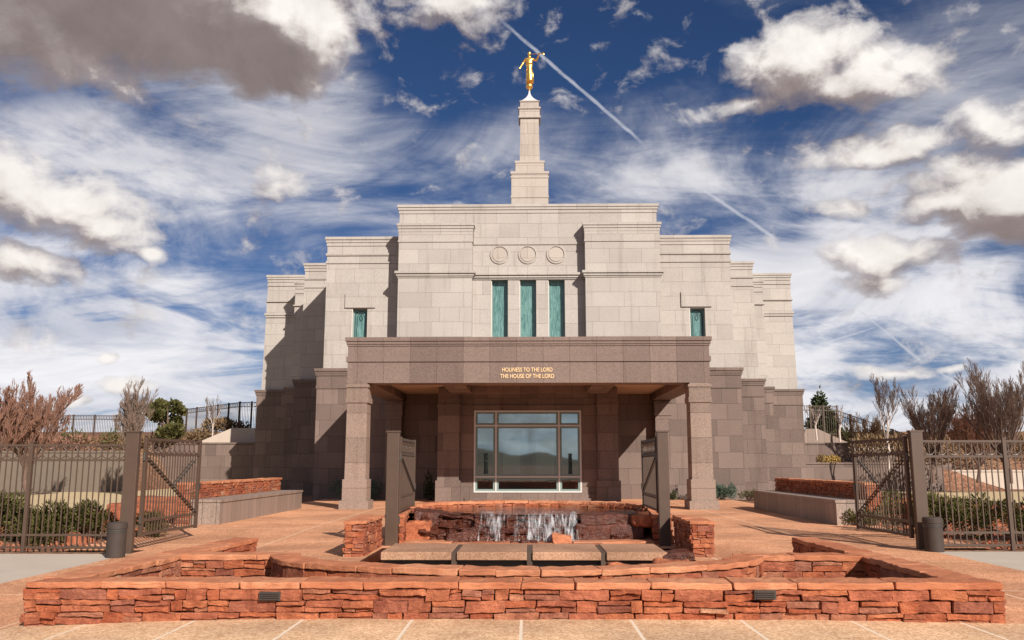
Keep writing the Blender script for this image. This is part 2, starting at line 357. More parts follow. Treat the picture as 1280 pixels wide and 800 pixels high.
# ---------------------------------------------------------------- mesh helpers
class MB:
    def __init__(s): s.v = []; s.f = []; s.smooth = False
    def add(s, vs, fs):
        o = len(s.v); s.v += [tuple(p) for p in vs]; s.f += [tuple(i+o for i in f) for f in fs]
    def box(s, x0, x1, y0, y1, z0, z1, skip=''):
        vs = [(x0, y0, z0), (x1, y0, z0), (x1, y1, z0), (x0, y1, z0), (x0, y0, z1), (x1, y0, z1), (x1, y1, z1), (x0, y1, z1)]
        F = {'f': (0, 1, 5, 4), 'r': (1, 2, 6, 5), 'k': (2, 3, 7, 6), 'l': (3, 0, 4, 7), 't': (4, 5, 6, 7), 'b': (3, 2, 1, 0)}
        s.add(vs, [F[k] for k in F if k not in skip])
    def taper(s, x0, x1, y0, y1, z0, z1, dx, dy):   # battered block: top inset by dx, dy at the front
        vs = [(x0, y0, z0), (x1, y0, z0), (x1, y1, z0), (x0, y1, z0), (x0+dx, y0+dy, z1), (x1-dx, y0+dy, z1), (x1-dx, y1, z1), (x0+dx, y1, z1)]
        s.add(vs, [(0, 1, 5, 4), (1, 2, 6, 5), (2, 3, 7, 6), (3, 0, 4, 7), (4, 5, 6, 7)])
    def bar(s, a, b, w, h=None, up=(0, 0, 1)):
        h = h or w; a = Vector(a); b = Vector(b); d = (b-a).normalized()
        u = Vector(up); 
        if abs(d.dot(u)) > .95: u = Vector((0, 1, 0))
        r = d.cross(u).normalized(); u = r.cross(d)
        vs = []
        for p in (a, b):
            for i, j in ((-1, -1), (1, -1), (1, 1), (-1, 1)): vs.append(p+r*(w/2*i)+u*(h/2*j))
        s.add(vs, [(3, 2, 1, 0), (4, 5, 6, 7), (0, 1, 5, 4), (1, 2, 6, 5), (2, 3, 7, 6), (3, 0, 4, 7)])
    def tube(s, pts, rs, n=6, cap=True):
        pts = [Vector(p) for p in pts]; rings = []; o = len(s.v)
        ref = None
        for i, p in enumerate(pts):
            d = (pts[min(i+1, len(pts)-1)]-pts[max(i-1, 0)])
            d = d.normalized() if d.length > 1e-9 else Vector((0, 0, 1))
            if ref is None: ref = d.orthogonal().normalized()
            ref = (ref-d*ref.dot(d)); ref = ref.normalized() if ref.length > 1e-6 else d.orthogonal().normalized()
            q = d.cross(ref)
            for k in range(n):
                a = 2*math.pi*k/n; s.v.append(tuple(p+(ref*math.cos(a)+q*math.sin(a))*rs[i]))
        for i in range(len(pts)-1):
            for k in range(n):
                k2 = (k+1) % n; s.f.append((o+i*n+k, o+i*n+k2, o+(i+1)*n+k2, o+(i+1)*n+k))
        if cap and n > 3:
            s.f.append(tuple(o+k for k in reversed(range(n)))); s.f.append(tuple(o+(len(pts)-1)*n+k for k in range(n)))
    def lathe(s, prof, c, n=24):
        o = len(s.v); m = len(prof)
        for r, z in prof:
            for k in range(n):
                a = 2*math.pi*k/n; s.v.append((c[0]+r*math.cos(a), c[1]+r*math.sin(a), c[2]+z))
        for i in range(m-1):
            for k in range(n):
                k2 = (k+1) % n; s.f.append((o+i*n+k, o+i*n+k2, o+(i+1)*n+k2, o+(i+1)*n+k))
        s.f.append(tuple(o+k for k in reversed(range(n)))); s.f.append(tuple(o+(m-1)*n+k for k in range(n)))
    def rough(s, f, s0, s1, d0, d1, z0, z1, n=(4, 2, 3), amp=.008, r=.012, seed=None, freq=4., skew=0.):
        """hewn stone: rounded, noise-displaced box in (along, depth, up); f maps to the world"""
        L = (s1-s0, d1-d0, z1-z0)
        if min(L) <= 0: return
        r = min(r, min(L)*.4)
        ax = []
        for l, k in zip(L, n):
            a = [0, r*.4]+[r+(l-2*r)*i/k for i in range(k+1)]+[l-r*.4, l]; ax.append(a)
        off = Vector((random.uniform(-50, 50), random.uniform(-50, 50), random.uniform(-50, 50)))
        sk = [random.uniform(-skew, skew) for _ in range(6)]
        idx = {}; vs = []; fs = []
        N = [len(a) for a in ax]
        def vert(i, j, k):
            key = (i, j, k)
            if key in idx: return idx[key]
            p = Vector((ax[0][i], ax[1][j], ax[2][k]))
            c = Vector([min(max(p[q], r), L[q]-r) for q in range(3)])
            dv = p-c
            if dv.length > 1e-9: p = c+dv.normalized()*r if dv.length > r*.39 else c+dv
            q = Vector((p.x/L[0]-.5, p.y/L[1]-.5, p.z/L[2]-.5))
            p = p+Vector((sk[0]*q.z+sk[3]*q.y, sk[1]*q.z*q.x*2+sk[4]*q.x, sk[2]*q.x))
            nz = noise.noise_vector(p*freq+off)*amp + noise.noise_vector(p*freq*3.1+off)*amp*.5
            p = p+nz
            vs.append(tuple(f(s0+p.x, d0+p.y, z0+p.z))); idx[key] = len(vs)-1
            return idx[key]
        def grid(fa, na, nb, flip):
            for a in range(na-1):
                for b in range(nb-1):
                    q = (fa(a, b), fa(a+1, b), fa(a+1, b+1), fa(a, b+1)); fs.append(q[::-1] if flip else q)
        grid(lambda a, b: vert(a, 0, b), N[0], N[2], False); grid(lambda a, b: vert(a, N[1]-1, b), N[0], N[2], True)
        grid(lambda a, b: vert(a, b, N[2]-1), N[0], N[1], False); grid(lambda a, b: vert(a, b, 0), N[0], N[1], True)
        grid(lambda a, b: vert(N[0]-1, a, b), N[1], N[2], False); grid(lambda a, b: vert(0, a, b), N[1], N[2], True)
        s.add(vs, fs)
    def build(s, name, m, parent=None, smooth=False):
        me = bpy.data.meshes.new(name)
        off = Vector((0, 0, 0))
        if parent is not None: off = root_loc(parent)
        me.from_pydata([(x-off.x, y-off.y, z-off.z) for x, y, z in s.v], [], s.f)
        me.update()
        uvl = me.uv_layers.new(name='UVMap'); data = uvl.data
        for p in me.polygons:
            nx, ny, nz = abs(p.normal.x), abs(p.normal.y), abs(p.normal.z)
            for li in p.loop_indices:
                v = s.v[me.loops[li].vertex_index]
                if nz > nx and nz > ny: data[li].uv = (v[0], v[1])
                elif nx > ny: data[li].uv = (v[1]+.37, v[2])
                else: data[li].uv = (v[0], v[2])
            if smooth: p.use_smooth = True
        me.materials.append(MATS[m] if isinstance(m, str) else m)
        o = bpy.data.objects.new(name, me); COL.objects.link(o)
        if parent is not None: o.parent = parent
        return o
def root_loc(o):
    l = Vector(o.location)
    while o.parent: o = o.parent; l += Vector(o.location)
    return l
def thing(name, label, cat, loc=(0, 0, 0), group=None):
    o = bpy.data.objects.new(name, None); COL.objects.link(o); o.location = loc
    o.empty_display_size = .3; o['label'] = label; o['category'] = cat
    if group: o['group'] = group
    return o
def tag(o, label=None, cat=None, group=None, kind=None):
    for k, v in (('label', label), ('category', cat), ('group', group), ('kind', kind)):
        if v: o[k] = v
    return o
def sstep(x, a, b):
    t = min(1, max(0, (x-a)/(b-a))); return t*t*(3-2*t)

# ---------------------------------------------------------------- terrain
def g(x, y):
    d = (.14 if x < 0 else .06)*sstep(abs(x), 2.5, 7.5)*(1-sstep(y, 17, 25))
    # banks behind the retaining walls
    up = 0
    if x < -14 and y > 50:
        up = max(2.3*sstep(y, 53.1, 53.5)*sstep(-x, 25, 26), 2.95*sstep(y, 60.2, 60.5)*(1-sstep(-x, 24, 28)))
        up = max(up, (3.7*sstep(y, 55 if x < -24.5 else 61, 62 if x < -24.5 else 66)*(1 if x > -24.5 else sstep(-x, 25, 26))+1.2*sstep(y, 66, 90))*sstep(-x, 16, 20))
    if x > 14 and y > 48:
        fx = 1-sstep(x, 25, 31)
        up = max(1.6*sstep(y, 55.6, 55.9), 2.9*sstep(y, 58.6, 59.))*fx
        up = max(up, (3.7*sstep(y, 60 if x < 25 else 61, 66 if x < 25 else 69)+1.2*sstep(y, 66, 90))*sstep(x, 15, 18))
    return -d+up
def in_pit(x0, x1, y0, y1): return x0 >= -2.9-1e-6 and x1 <= 2.9+1e-6 and y0 >= 11.3-1e-6 and y1 <= 17.6+1e-6
def sheet(name, xs, ys, dz, m, skip=None, kind='structure', smooth=True):
    mb = MB(); W = len(xs)
    vs = [(x, y, g(x, y)+dz) for y in ys for x in xs]; fs = []
    for j in range(len(ys)-1):
        for i in range(W-1):
            if skip and skip(xs[i], xs[i+1], ys[j], ys[j+1]): continue
            fs.append((j*W+i, j*W+i+1, (j+1)*W+i+1, (j+1)*W+i))
    mb.add(vs, fs); o = mb.build(name, m, None, smooth); tag(o, kind=kind); return o
def lin(a, b, st):
    n = max(1, round((b-a)/st)); return [a+(b-a)*i/n for i in range(n+1)]
xs = [-3000, -1500, -800, -400, -200, -120, -80]+lin(-60, -2.9, 1.43)+[-1.5, 0, 1.5]+lin(2.9, 60, 1.43)+[80, 120, 200, 400, 800, 1500, 3000]
ys = [-3000, -1500, -600, -200, -60, -20, 0, 3, 6, 9]+[10.2, 11.3, 12.5, 14, 15.5, 17.6]+lin(19, 49, 1.5)+[50, 50.25, 50.5, 51.5, 53.1, 53.3, 53.5, 54.3, 55.1, 55.3, 55.6, 55.9, 57.2, 58.6, 59.]+[60, 60.2, 60.5]+lin(61.5, 100, 1.5)+[130, 200, 400, 800, 1500, 3000]
sheet('ground', xs, ys, -.03, 'dry_ground', in_pit)
pxs = lin(-8, -2.9, .51)+lin(-2.9, 2.9, .58)[1:]+lin(2.9, 8, .51)[1:]
pys = [9.72]+[10.2, 10.8, 11.3]+lin(11.3, 17.6, .45)[1:]+lin(17.6, 18.4, .8)[1:]
sheet('plaza_paving', pxs, pys, .004, 'plaza_aggregate', in_pit)
sheet('entrance_paving', lin(-9.7, 9.5, .8), lin(18.4, 43, .82), .004, 'plaza_aggregate')
sheet('front_paving', lin(-5.6, 5.6, .4), lin(-3, 9.72, .8), .006, 'front_aggregate')
for nm, a, b in (('plaza_edge_paving', -8, -5.6), ('plaza_edge_paving', 5.6, 8)):
    sheet(nm, lin(a, b, .4), lin(2, 9.72, .8), .004, 'plaza_aggregate')
for nm, a, b in (('path', -26, -8), ('path', 8, 26)):
    sheet(nm, lin(a, b, 1.), lin(-3, 17.75, .9), .002, 'pale_concrete')
sheet('lawn', lin(-25, -17, 1.2), lin(52, 59.8, 1.2), .0, 'dormant_lawn')
sheet('lawn', lin(-40, -15, 1.2), lin(30, 52, 1.2), .0, 'dormant_lawn')
sheet('lawn', lin(21, 60, 1.5), lin(27, 34, 1.), .0, 'dormant_lawn')
sheet('lawn', lin(21, 60, 1.5), lin(36.2, 54, 1.), .0, 'dormant_lawn')
sheet('path', lin(-32, -13, 1.2), lin(26, 27.6, .8), .002, 'concrete')
sheet('path', lin(19, 60, 1.5), lin(34, 36.2, 1.1), .004, 'pale_concrete')
# distant hills behind the camera (seen reflected in the glass) and low rise beyond
def hills(name, R0, a0, a1, hmax, seed):
    mb = MB(); n = 260; rows = 5; vs = []; fs = []
    for j in range(rows):
        for i in range(n+1):
            a = a0+(a1-a0)*i/n; r = R0+j*180
            h = hmax*(.15+.95*abs(noise.fractal(Vector((i*.09, seed, 0)), 1., 2., 5)+.35))*math.sin(math.pi*j/(rows-1)*.98+.01)
            vs.append((r*math.sin(a), r*math.cos(a), h-1))
    for j in range(rows-1):
        for i in range(n): fs.append((j*(n+1)+i, j*(n+1)+i+1, (j+1)*(n+1)+i+1, (j+1)*(n+1)+i))
    mb.add(vs, fs); tag(mb.build(name, 'hill_scrub', None, True), kind='structure')
hills('hills', 900, R(95), R(265), 25, 3.3)
hills('hills', 1500, R(-40), R(40), 25, 8.1)

# ---------------------------------------------------------------- sandstone walls
def line_map(A, B):
    A = Vector((A[0], A[1], 0)); B = Vector((B[0], B[1], 0)); d = (B-A).normalized(); n = Vector((-d.y, d.x, 0))
    L = (B-A).length
    return (lambda s, dd, z: A+d*s+n*dd+Vector((0, 0, z))), L      # depth grows to the left of A->B
def arc_map(C, rx, ry, a0, a1):
    # ellipse arc run parameter by length, depth grows towards the centre
    N = 200; P = [Vector((C[0]+rx*math.cos(a0+(a1-a0)*i/N), C[1]+ry*math.sin(a0+(a1-a0)*i/N), 0)) for i in range(N+1)]
    S = [0]
    for i in range(N): S.append(S[-1]+(P[i+1]-P[i]).length)
    L = S[-1]; sgn = 1 if a1 > a0 else -1
    def f(s, dd, z):
        s = min(max(s, 0), L); i = 0
        lo, hi = 0, N
        while hi-lo > 1:
            mdl = (lo+hi)//2
            if S[mdl] <= s: lo = mdl
            else: hi = mdl
        t = (s-S[lo])/max(1e-9, S[hi]-S[lo]); p = P[lo].lerp(P[hi], t)
        j0, j1 = max(lo-2, 0), min(hi+2, N); d = (P[j1]-P[j0]).normalized(); n = Vector((-d.y, d.x, 0))*sgn
        return p+n*dd+Vector((0, 0, z))
    return f, L
def ledgestone(mb, f, L, z0, z1, depth=.09, det=(4, 1, 2), amp=.010, wmin=.14, wmax=.52, cs=1., proud=.028, skip=None):
    """irregular ledge-stone face standing at depth 0"""
    z = z0; gap = .007
    while z < z1-.02:
        h = random.uniform(.09, .155)*cs
        if z1-(z+h) < .06*cs: h = z1-z
        s = -random.uniform(0, .1)
        while s < L-.03:
            w = random.uniform(wmin, wmax)*cs
            if L-(s+w) < .12*cs: w = L-s
            a = max(s, 0); b = min(s+w, L)
            k = random.random(); cells = []
            if h > .105*cs and k < .46: m_ = random.uniform(.35, .65)*h; cells = [(a, b, z, z+m_), (a, b, z+m_, z+h)]
            elif h > .125*cs and k < .56 and b-a > .3*cs:
                m_ = random.uniform(.4, .6)*h; c_ = a+(b-a)*random.uniform(.35, .65); cells = [(a, c_, z, z+m_), (c_, b, z, z+m_), (a, b, z+m_, z+h)]
            else: cells = [(a, b, z, z+h)]
            for (u0, u1, w0, w1) in cells:
                if skip and u1 > skip[0] and u0 < skip[1] and w1 > skip[2] and w0 < skip[3]:
                    if u0 < skip[0]-.03: mb_s = (u0, skip[0])
                    elif u1 > skip[1]+.03: mb_s = (skip[1], u1)
                    else: continue
                    u0, u1 = mb_s
                pr = random.uniform(-.002, proud) if random.random() < .8 else random.uniform(.01, proud*1.6)
                nn = (max(2, int((u1-u0)/.07*det[0]/4)), det[1], max(1, int((w1-w0)/.035*det[2]/2)))
                mb.rough(f, u0+gap*random.uniform(.3, .8), u1-gap*random.uniform(.3, .8), -pr, depth, w0+gap*random.uniform(.2, .8), w1-gap*random.uniform(.2, .8), nn, amp, random.uniform(.004, .010), skew=.018, freq=random.choice((4., 7., 11.)))
            s += w
        z += h
def coping(mb, f, L, w, z0, th, lmin=.5, lmax=1.1, over=.035, det=.07, d0=0., amp=.015):
    s = 0
    while s < L-.02:
        l = random.uniform(lmin, lmax)
        if L-(s+l) < lmin*.6: l = L-s
        mb.rough(f, s+.004, s+l-.004, d0-over-random.uniform(0, .012), d0+w+over, z0+random.uniform(0, .004), z0+th+random.uniform(-.006, .006),
                 (max(3, int(l/det)), 3, 2), amp, .014, skew=.008, freq=5)
        s += l
def stone_wall(parent, A, B, w, z0, z1, cap=.075, faces='fbse', cs=1., det=(4, 1, 2), mbs=None, **kw):
    """straight wall: outer face on A->B (right-hand side), thickness to the left"""
    f, L = line_map(A, B); st, co, core = mbs
    core_box = [f(.05, .05, z0), f(L-.05, .05, z0), f(L-.05, w-.05, z0), f(.05, w-.05, z0)]
    core.add(core_box+[p+Vector((0, 0, z1-cap-z0)) for p in core_box], [(0, 1, 5, 4), (1, 2, 6, 5), (2, 3, 7, 6), (3, 0, 4, 7), (4, 5, 6, 7)])
    if 'f' in faces: ledgestone(st, f, L, z0, z1-cap, cs=cs, det=det, **kw)
    if 'b' in faces:
        P, Q = f(L, w, 0), f(0, w, 0); f2, L2 = line_map(P, Q); ledgestone(st, f2, L2, z0, z1-cap, cs=cs, det=det)
    if 's' in faces:
        f3, L3 = line_map(f(0, w, 0), f(0, 0, 0)); ledgestone(st, f3, L3, z0, z1-cap, cs=cs, det=det)
    if 'e' in faces:
        f4, L4 = line_map(f(L, 0, 0), f(L, w, 0)); ledgestone(st, f4, L4, z0, z1-cap, cs=cs, det=det)
    if cap: coping(co, f, L, w, z1-cap, cap)
    return f, L
def finish(mbs, parent):
    st, co, core = mbs
    a = st.build('stone_facing', 'red_sandstone', parent)
    if co.v: co.build('coping', 'coping_sandstone', parent)
    if core.v: core.build('core', 'mortar_shadow', parent)

# front planter wall
T = .39
pl = thing('planter_wall', 'long low red sandstone planter wall running across the front of the plaza', 'planter', (-.18, 9.72, 0))
mbs = (MB(), MB(), MB())
stone_wall(pl, (-5.46, 9.66), (5.08, 9.72), .36, -.16, T, faces='fbse', mbs=mbs, det=(8, 1, 6), wmin=.14, wmax=.60, cs=.9, proud=.048, amp=.013)
stone_wall(pl, (-5.08, 15.35), (-5.46, 10.04), .36, -.16, T-.004, faces='fb', mbs=mbs)
stone_wall(pl, (5.06, 10.09), (4.98, 15.6), .36, -.10, T-.004, faces='fb', mbs=mbs)
stone_wall(pl, (-4.90, 12.5), (-3.42, 12.5), .34, -.05, T-.002, faces='fb', mbs=mbs, det=(5, 1, 3))
stone_wall(pl, (3.05, 12.5), (4.72, 12.5), .34, -.05, T-.002, faces='fb', mbs=mbs, det=(5, 1, 3))
finish(mbs, pl)
so_ = MB(); so_.box(-5.0, 4.7, 10.1, 12.49, -.2, .06); so_.build('soil_bed', 'soil', pl)
for cx in (-2.62, 2.62):
    pass
for px, py, lab in ((340, 744, 'small dark louvred step light set into the left part of the front sandstone wall'), (955, 743, 'small dark louvred step light set into the right part of the front sandstone wall')):
    p = at(px, py, 9.68)
    yo = -.072+(p.x+5.4)/10.5*.05
    t = thing('step_light', lab, 'wall light', (p.x, 9.66, p.z), 'step lights in the front wall')
    b_ = MB(); b_.box(p.x-.115, p.x+.115, 9.655+yo, 9.75, p.z-.047, p.z+.047); b_.build('housing', 'dark_metal', t)
    b_ = MB()
    for k in range(4): z = p.z-.032+k*.021; b_.box(p.x-.10, p.x+.10, 9.640+yo, 9.654+yo, z-.004, z+.006)
    b_.build('louvre', 'can_metal', t)

# fountain
ft = thing('fountain', 'red sandstone waterfall fountain with curved walls in front of the temple entrance', 'fountain', (0, 20, 0))
mbs = (MB(), MB(), MB())
f, L = arc_map((-.18, 12.75), 3.45, 1.95, math.pi*1.02, math.pi*1.98)
ledgestone(mbs[0], f, L, -.1, T-.08, det=(5, 1, 3))
# water side of the arc
f2, L2 = arc_map((-.18, 12.75), 3.11, 1.61, math.pi*1.98, math.pi*1.02)
ledgestone(mbs[0], lambda s, d, z: f2(s, -d, z), L2, -.35, T-.08)
coping(mbs[1], f, L, .34, T-.078, .08, .45, .85)
mbs[2].add([f(L*i/40, .06, z) for i in range(41) for z in (-.3, T-.1)]+[f(L*i/40, .28, z) for i in range(41) for z in (-.3, T-.1)],
           [(2*i, 2*i+2, 2*i+3, 2*i+1) for i in range(40)]+[(82+2*i, 82+2*i+1, 82+2*i+3, 82+2*i+2) for i in range(40)]+[(2*i+1, 2*i+3, 82+2*i+3, 82+2*i+1) for i in range(40)])
finish(mbs, ft); mbs = (MB(), MB(), MB())
# back round wall
BC = (.02, 21.9)
fb, Lb = arc_map(BC, 3.3, 3.05, 0, math.pi)
ledgestone(mbs[0], fb, Lb, 0, .56, cs=1.25, det=(3, 1, 1))
fi, Li = arc_map(BC, 2.9, 2.65, math.pi, 0)
ledgestone(mbs[0], lambda s, d, z: fi(s, d, z), Li, .35, .56, cs=.8, det=(3, 1, 1))
coping(mbs[1], fb, Lb, .4, .56, .08, .5, 1., amp=.02)
finish(mbs, ft)
for sx in (-1, 1):      # side walls from the gate posts to the round wall
    mbs = (MB(), MB(), MB())
    if sx < 0: stone_wall(ft, (-3.28, 21.9), (-2.98, 18.5), .36, 0, .60, faces='fb', mbs=mbs, det=(3, 1, 2))
    else: stone_wall(ft, (2.98, 18.5), (3.32, 21.9), .36, 0, .60, faces='fb', mbs=mbs, det=(3, 1, 2))
    finish(mbs, ft)
# pit under the slabs
pm = MB(); pm.box(-2.9, 2.9, 11.3, 17.6, -.55, -.02, skip='t'); pm.f = [tuple(reversed(q)) for q in pm.f]; pm.build('basin', 'wet_sandstone', ft)
wm = MB(); wm.add([(-2.88, 11.32, -.22), (2.88, 11.32, -.22), (2.88, 17.58, -.22), (-2.88, 17.58, -.22)], [(0, 1, 2, 3)]); wm.build('lower_water', 'dark_water', ft)
# flagstone floor behind the slabs
fm = MB(); idf = lambda s, d, z: Vector((s, d, z))
for (x0, x1, y0, y1) in ((-2.6, -1.5, 17.63, 18.35), (-1.48, -.5, 17.63, 18.3), (-.48, .5, 17.63, 18.3), (.52, 1.5, 17.63, 18.3), (1.52, 2.6, 17.63, 18.3), (-2.6, -1.6, 18.37, 19.6), (-1.58, -.4, 18.32, 19.4), (-.38, .9, 18.32, 19.4), (.92, 2.6, 18.32, 19.6)):
    fm.rough(idf, x0, x1, y0, y1, -.1, random.uniform(.03, .07), (5, 4, 1), .02, .02, skew=.03)
fm.build('flagstone_floor', 'coping_sandstone', ft)
# bridge slabs
for x0, x1 in ((-2.62, -1.37), (-1.27, -.03), (.07, 1.28), (1.38, 2.45)):
    mb = MB(); mb.rough(idf, x0, x1, 15.75, 17.45, -.03, .11, (4, 4, 1), .002, .012); mb.build('bridge_slab', 'slab_aggregate', ft)
mb = MB()
for x in (-1.32, .02, 1.33): mb.box(x-.048, x+.048, 15.80, 17.4, -.20, .095)
mb.box(-2.6, 2.6, 15.95, 16.15, -.30, -.035); mb.box(-2.6, 2.6, 17.1, 17.3, -.30, -.035); mb.build('support_rail', 'bronze_paint', ft)
# rock ledge
def rock_profile(v):      # v 0..1 from foot to back: y, z
    P = [(18.75, -.02), (18.80, .16), (18.92, .27), (19.25, .31), (19.32, .45), (19.45, .53), (20.0, .55), (21.6, .50), (24.9, .42)]
    t = v*(len(P)-1); i = min(int(t), len(P)-2); q = t-i
    return P[i][0]*(1-q)+P[i+1][0]*q, P[i][1]*(1-q)+P[i+1][1]*q
def rock_point(x, v, out=0.):
    y, z = rock_profile(v)
    st = noise.cell(Vector((x*1.7+3, v*3.0, .3)))*.22; st2 = noise.cell(Vector((x*4.1, v*7, 1.3)))*.08
    nz = noise.fractal(Vector((x*2.6, v*9, 2.)), 1., 2., 4)*.12
    curve = .22*(x/2.4)**2
    k = 1 if v < .72 else max(0, 1-(v-.72)*4)
    yy = y+curve*(1-v)+(st*.6+st2+nz)*k
    zz = z+(noise.fractal(Vector((x*1.9, v*6, 7.)), 1., 2., 4)*.045-st2*.3)*(.3 if v > .72 else 1)
    # water runs over a slightly lower lip in the middle
    zz -= .07*math.exp(-((x-.1)/.9)**2)*min(1, v*2)
    w = 2.75
    return Vector((x, yy-out, zz+out*.4))
def rockmesh(x0, x1, nx, v0, v1, nv, out=0.):
    mb = MB(); vs = [rock_point(x0+(x1-x0)*i/nx, v0+(v1-v0)*j/nv, out) for j in range(nv+1) for i in range(nx+1)]
    W = nx+1; mb.add(vs, [(j*W+i, j*W+i+1, (j+1)*W+i+1, (j+1)*W+i) for j in range(nv) for i in range(nx)]); return mb
m = rockmesh(-2.35, 2.35, 170, 0, 1, 120)
def squeeze(p):
    x, y, z = p
    if y > 21:
        hw = math.sqrt(max(0.01, 1-((y-21.9)/3.05)**2))*2.93 if y > 21.9 else 2.93
        x = x/2.35*min(hw, 2.93)
    else: x = x/2.35*(2.35+.58*sstep(y, 19.4, 21))
    return (x, y, z)
m.v = [squeeze(p) for p in m.v]
m.build('rock_ledge', 'wet_sandstone', ft)
wf = MB(); WP = [(20.1, .585), (19.55, .58), (19.30, .565), (19.14, .50), (19.04, .40), (18.93, .335), (18.74, .30), (18.62, .22), (18.56, .12), (18.52, .06)]
nx, nv = 130, 54; vs = []
for j in range(nv+1):
    t0 = j/nv*(len(WP)-1); i0 = min(int(t0), len(WP)-2); q = t0-i0; yy = WP[i0][0]*(1-q)+WP[i0+1][0]*q; z_ = WP[i0][1]*(1-q)+WP[i0+1][1]*q
    for i in range(nx+1):
        x = -1.05+2.1*i/nx; lo_ = noise.noise(Vector((x*2.2, z_*2, 4)))*.10; hi_ = noise.noise(Vector((x*14, z_*3, 9)))*.018
        vs.append((x+noise.noise(Vector((x*3, z_*5, 2)))*.03, yy+lo_*min(1, j/12)+hi_, z_+noise.noise(Vector((x*5, 3, 1)))*.012))
wf.add(vs, [(j*(nx+1)+i, (j+1)*(nx+1)+i, (j+1)*(nx+1)+i+1, j*(nx+1)+i+1) for j in range(nv) for i in range(nx)]); wf.build('waterfall', 'falling_water', ft, True)
wm = MB(); pts = [(-2.4, 20.2), (2.4, 20.2), (2.85, 21.2), (2.9, 21.9)]+[(BC[0]+2.93*math.cos(a), BC[1]+2.68*math.sin(a)) for a in [math.pi*i/16 for i in range(1, 16)]]+[(-2.9, 21.9), (-2.85, 21.2)]
wm.add([(x, y, .505) for x, y in pts], [tuple(range(len(pts)))]); wm.build('upper_water', 'dark_water', ft)
# boulders
def boulder(parent, x0, x1, y0, y1, z0, z1, m, seed=0, amp=.05):
    mb = MB(); mb.rough(idf, x0, x1, y0, y1, z0, z1, (10, 8, 6), amp, .05, skew=.08, freq=2.6); return mb.build('boulder', m, parent)
for args in ((-2.66, -2.1, 18.95, 19.7, .0, .42, 'red_sandstone'), (-2.55, -1.9, 19.5, 20.4, .1, .62, 'wet_sandstone'),
             (1.0, 1.75, 18.75, 19.5, -.02, .36, 'wet_sandstone'), (1.7, 2.45, 18.9, 19.9, 0, .40, 'wet_sandstone'), (1.15, 2.35, 19.0, 19.9, .30, .60, 'wet_sandstone'), (2.2, 2.65, 18.8, 19.8, .35, .6, 'red_sandstone'),
             (-1.75, -1.1, 18.72, 19.2, -.02, .24, 'wet_sandstone'), (-.2, .15, 18.45, 18.8, 0, .12, 'wet_sandstone'), (.48, .92, 18.3, 18.75, .0, .20, 'coping_sandstone'),
             (2.35, 2.9, 15.7, 16.4, -.2, .12, 'wet_sandstone'), (1.3, 2.1, 14.2, 15.2, -.5, -.02, 'red_sandstone'), (2.05, 2.7, 14.0, 15.1, -.5, .06, 'red_sandstone'), (-.9, .2, 19.0, 19.5, .0, .3, 'wet_sandstone')):
    boulder(ft, *args)
sp = MB()          # spray and foam at the foot
for _ in range(45):
    x = random.uniform(-1.3, .9); y = 18.55+random.uniform(-.12, .15); z = .075+random.random()**2*.1; r = random.uniform(.004, .012)
    sp.lathe([(r*.4, -r*.6), (r, 0), (r*.5, r*.6)], (x, y, z), 6)
tag(sp.build('foam', 'white_paint', ft, True), kind='stuff')

# pillar walls beside the gate posts
for sx, lab in ((-1, 'square stub wall of stacked red sandstone left of the fountain slabs'), (1, 'square stub wall of stacked red sandstone right of the fountain slabs')):
    lw = thing('low_wall', lab, 'wall', (sx*3.15, 17, 0), 'stub walls either side of the slabs')
    mbs = (MB(), MB(), MB()); off = -.0 if sx < 0 else -.03
    x0, x1 = (-3.33, -2.99) if sx < 0 else (2.95, 3.33)
    stone_wall(lw, (x0, 16.05), (x1, 16.05), 1.95, -.03, .63, faces='fbse', mbs=mbs, cs=.85, det=(5, 1, 3)) if False else None
    st, co, core = mbs
    for (A, B) in (((x0, 16.05), (x1, 16.05)), ((x1, 16.05), (x1, 18.0)), ((x1, 18.0), (x0, 18.0)), ((x0, 18.0), (x0, 16.05))):
        f, L = line_map(A, B); ledgestone(st, f, L, -.05, .56, cs=.8, det=(5, 1, 3), wmin=.12, wmax=.36)
    core.box(x0+.05, x1-.05, 16.1, 17.95, -.05, .56)
    f, L = line_map((x1, 16.05), (x1, 18.0)); coping(co, f, L, x1-x0, .56, .07, .6, .9)
    finish(mbs, lw)

# ---------------------------------------------------------------- temple
tp = thing('temple_building', 'stepped pale granite temple with brown granite base, entrance portico and tall spire', 'temple', (0, 42, 0))
BK = 88.
def band(mb, x0, x1, y0, z0, z1, p, back=None):
    mb.box(x0-p, x1+p, y0-p, back or BK, z0, z1)
def cornice(mb, x0, x1, y0, ztop, h=.45, back=None, ov=.0):
    """three stepped courses"""
    band(mb, x0, x1, y0, ztop-h*.30, ztop, .11+ov, back); band(mb, x0, x1, y0, ztop-h*.62, ztop-h*.30-.002, .07+ov, back); band(mb, x0, x1, y0, ztop-h, ztop-h*.62-.002, .035+ov, back)
def upper(x0, x1, y0, z0, zt, lips, hole=None, ledges=(), batter=.0, back=None):
    wall = MB(); body_top = zt-.02
    if hole: wall_hole(wall, x0, x1, y0, z0, body_top, [hole]); wall.box(x0, x1, y0, back or BK, z0, body_top, skip='fb')
    else: wall.taper(x0, x1, y0, back or BK, z0, body_top, batter, 0)
    tr = MB()
    cornice(tr, x0+batter, x1-batter, y0, zt, .46, back)
    for z, p, h in lips: band(tr, x0+batter, x1-batter, y0, z, z+h, p, back)
    return wall, tr
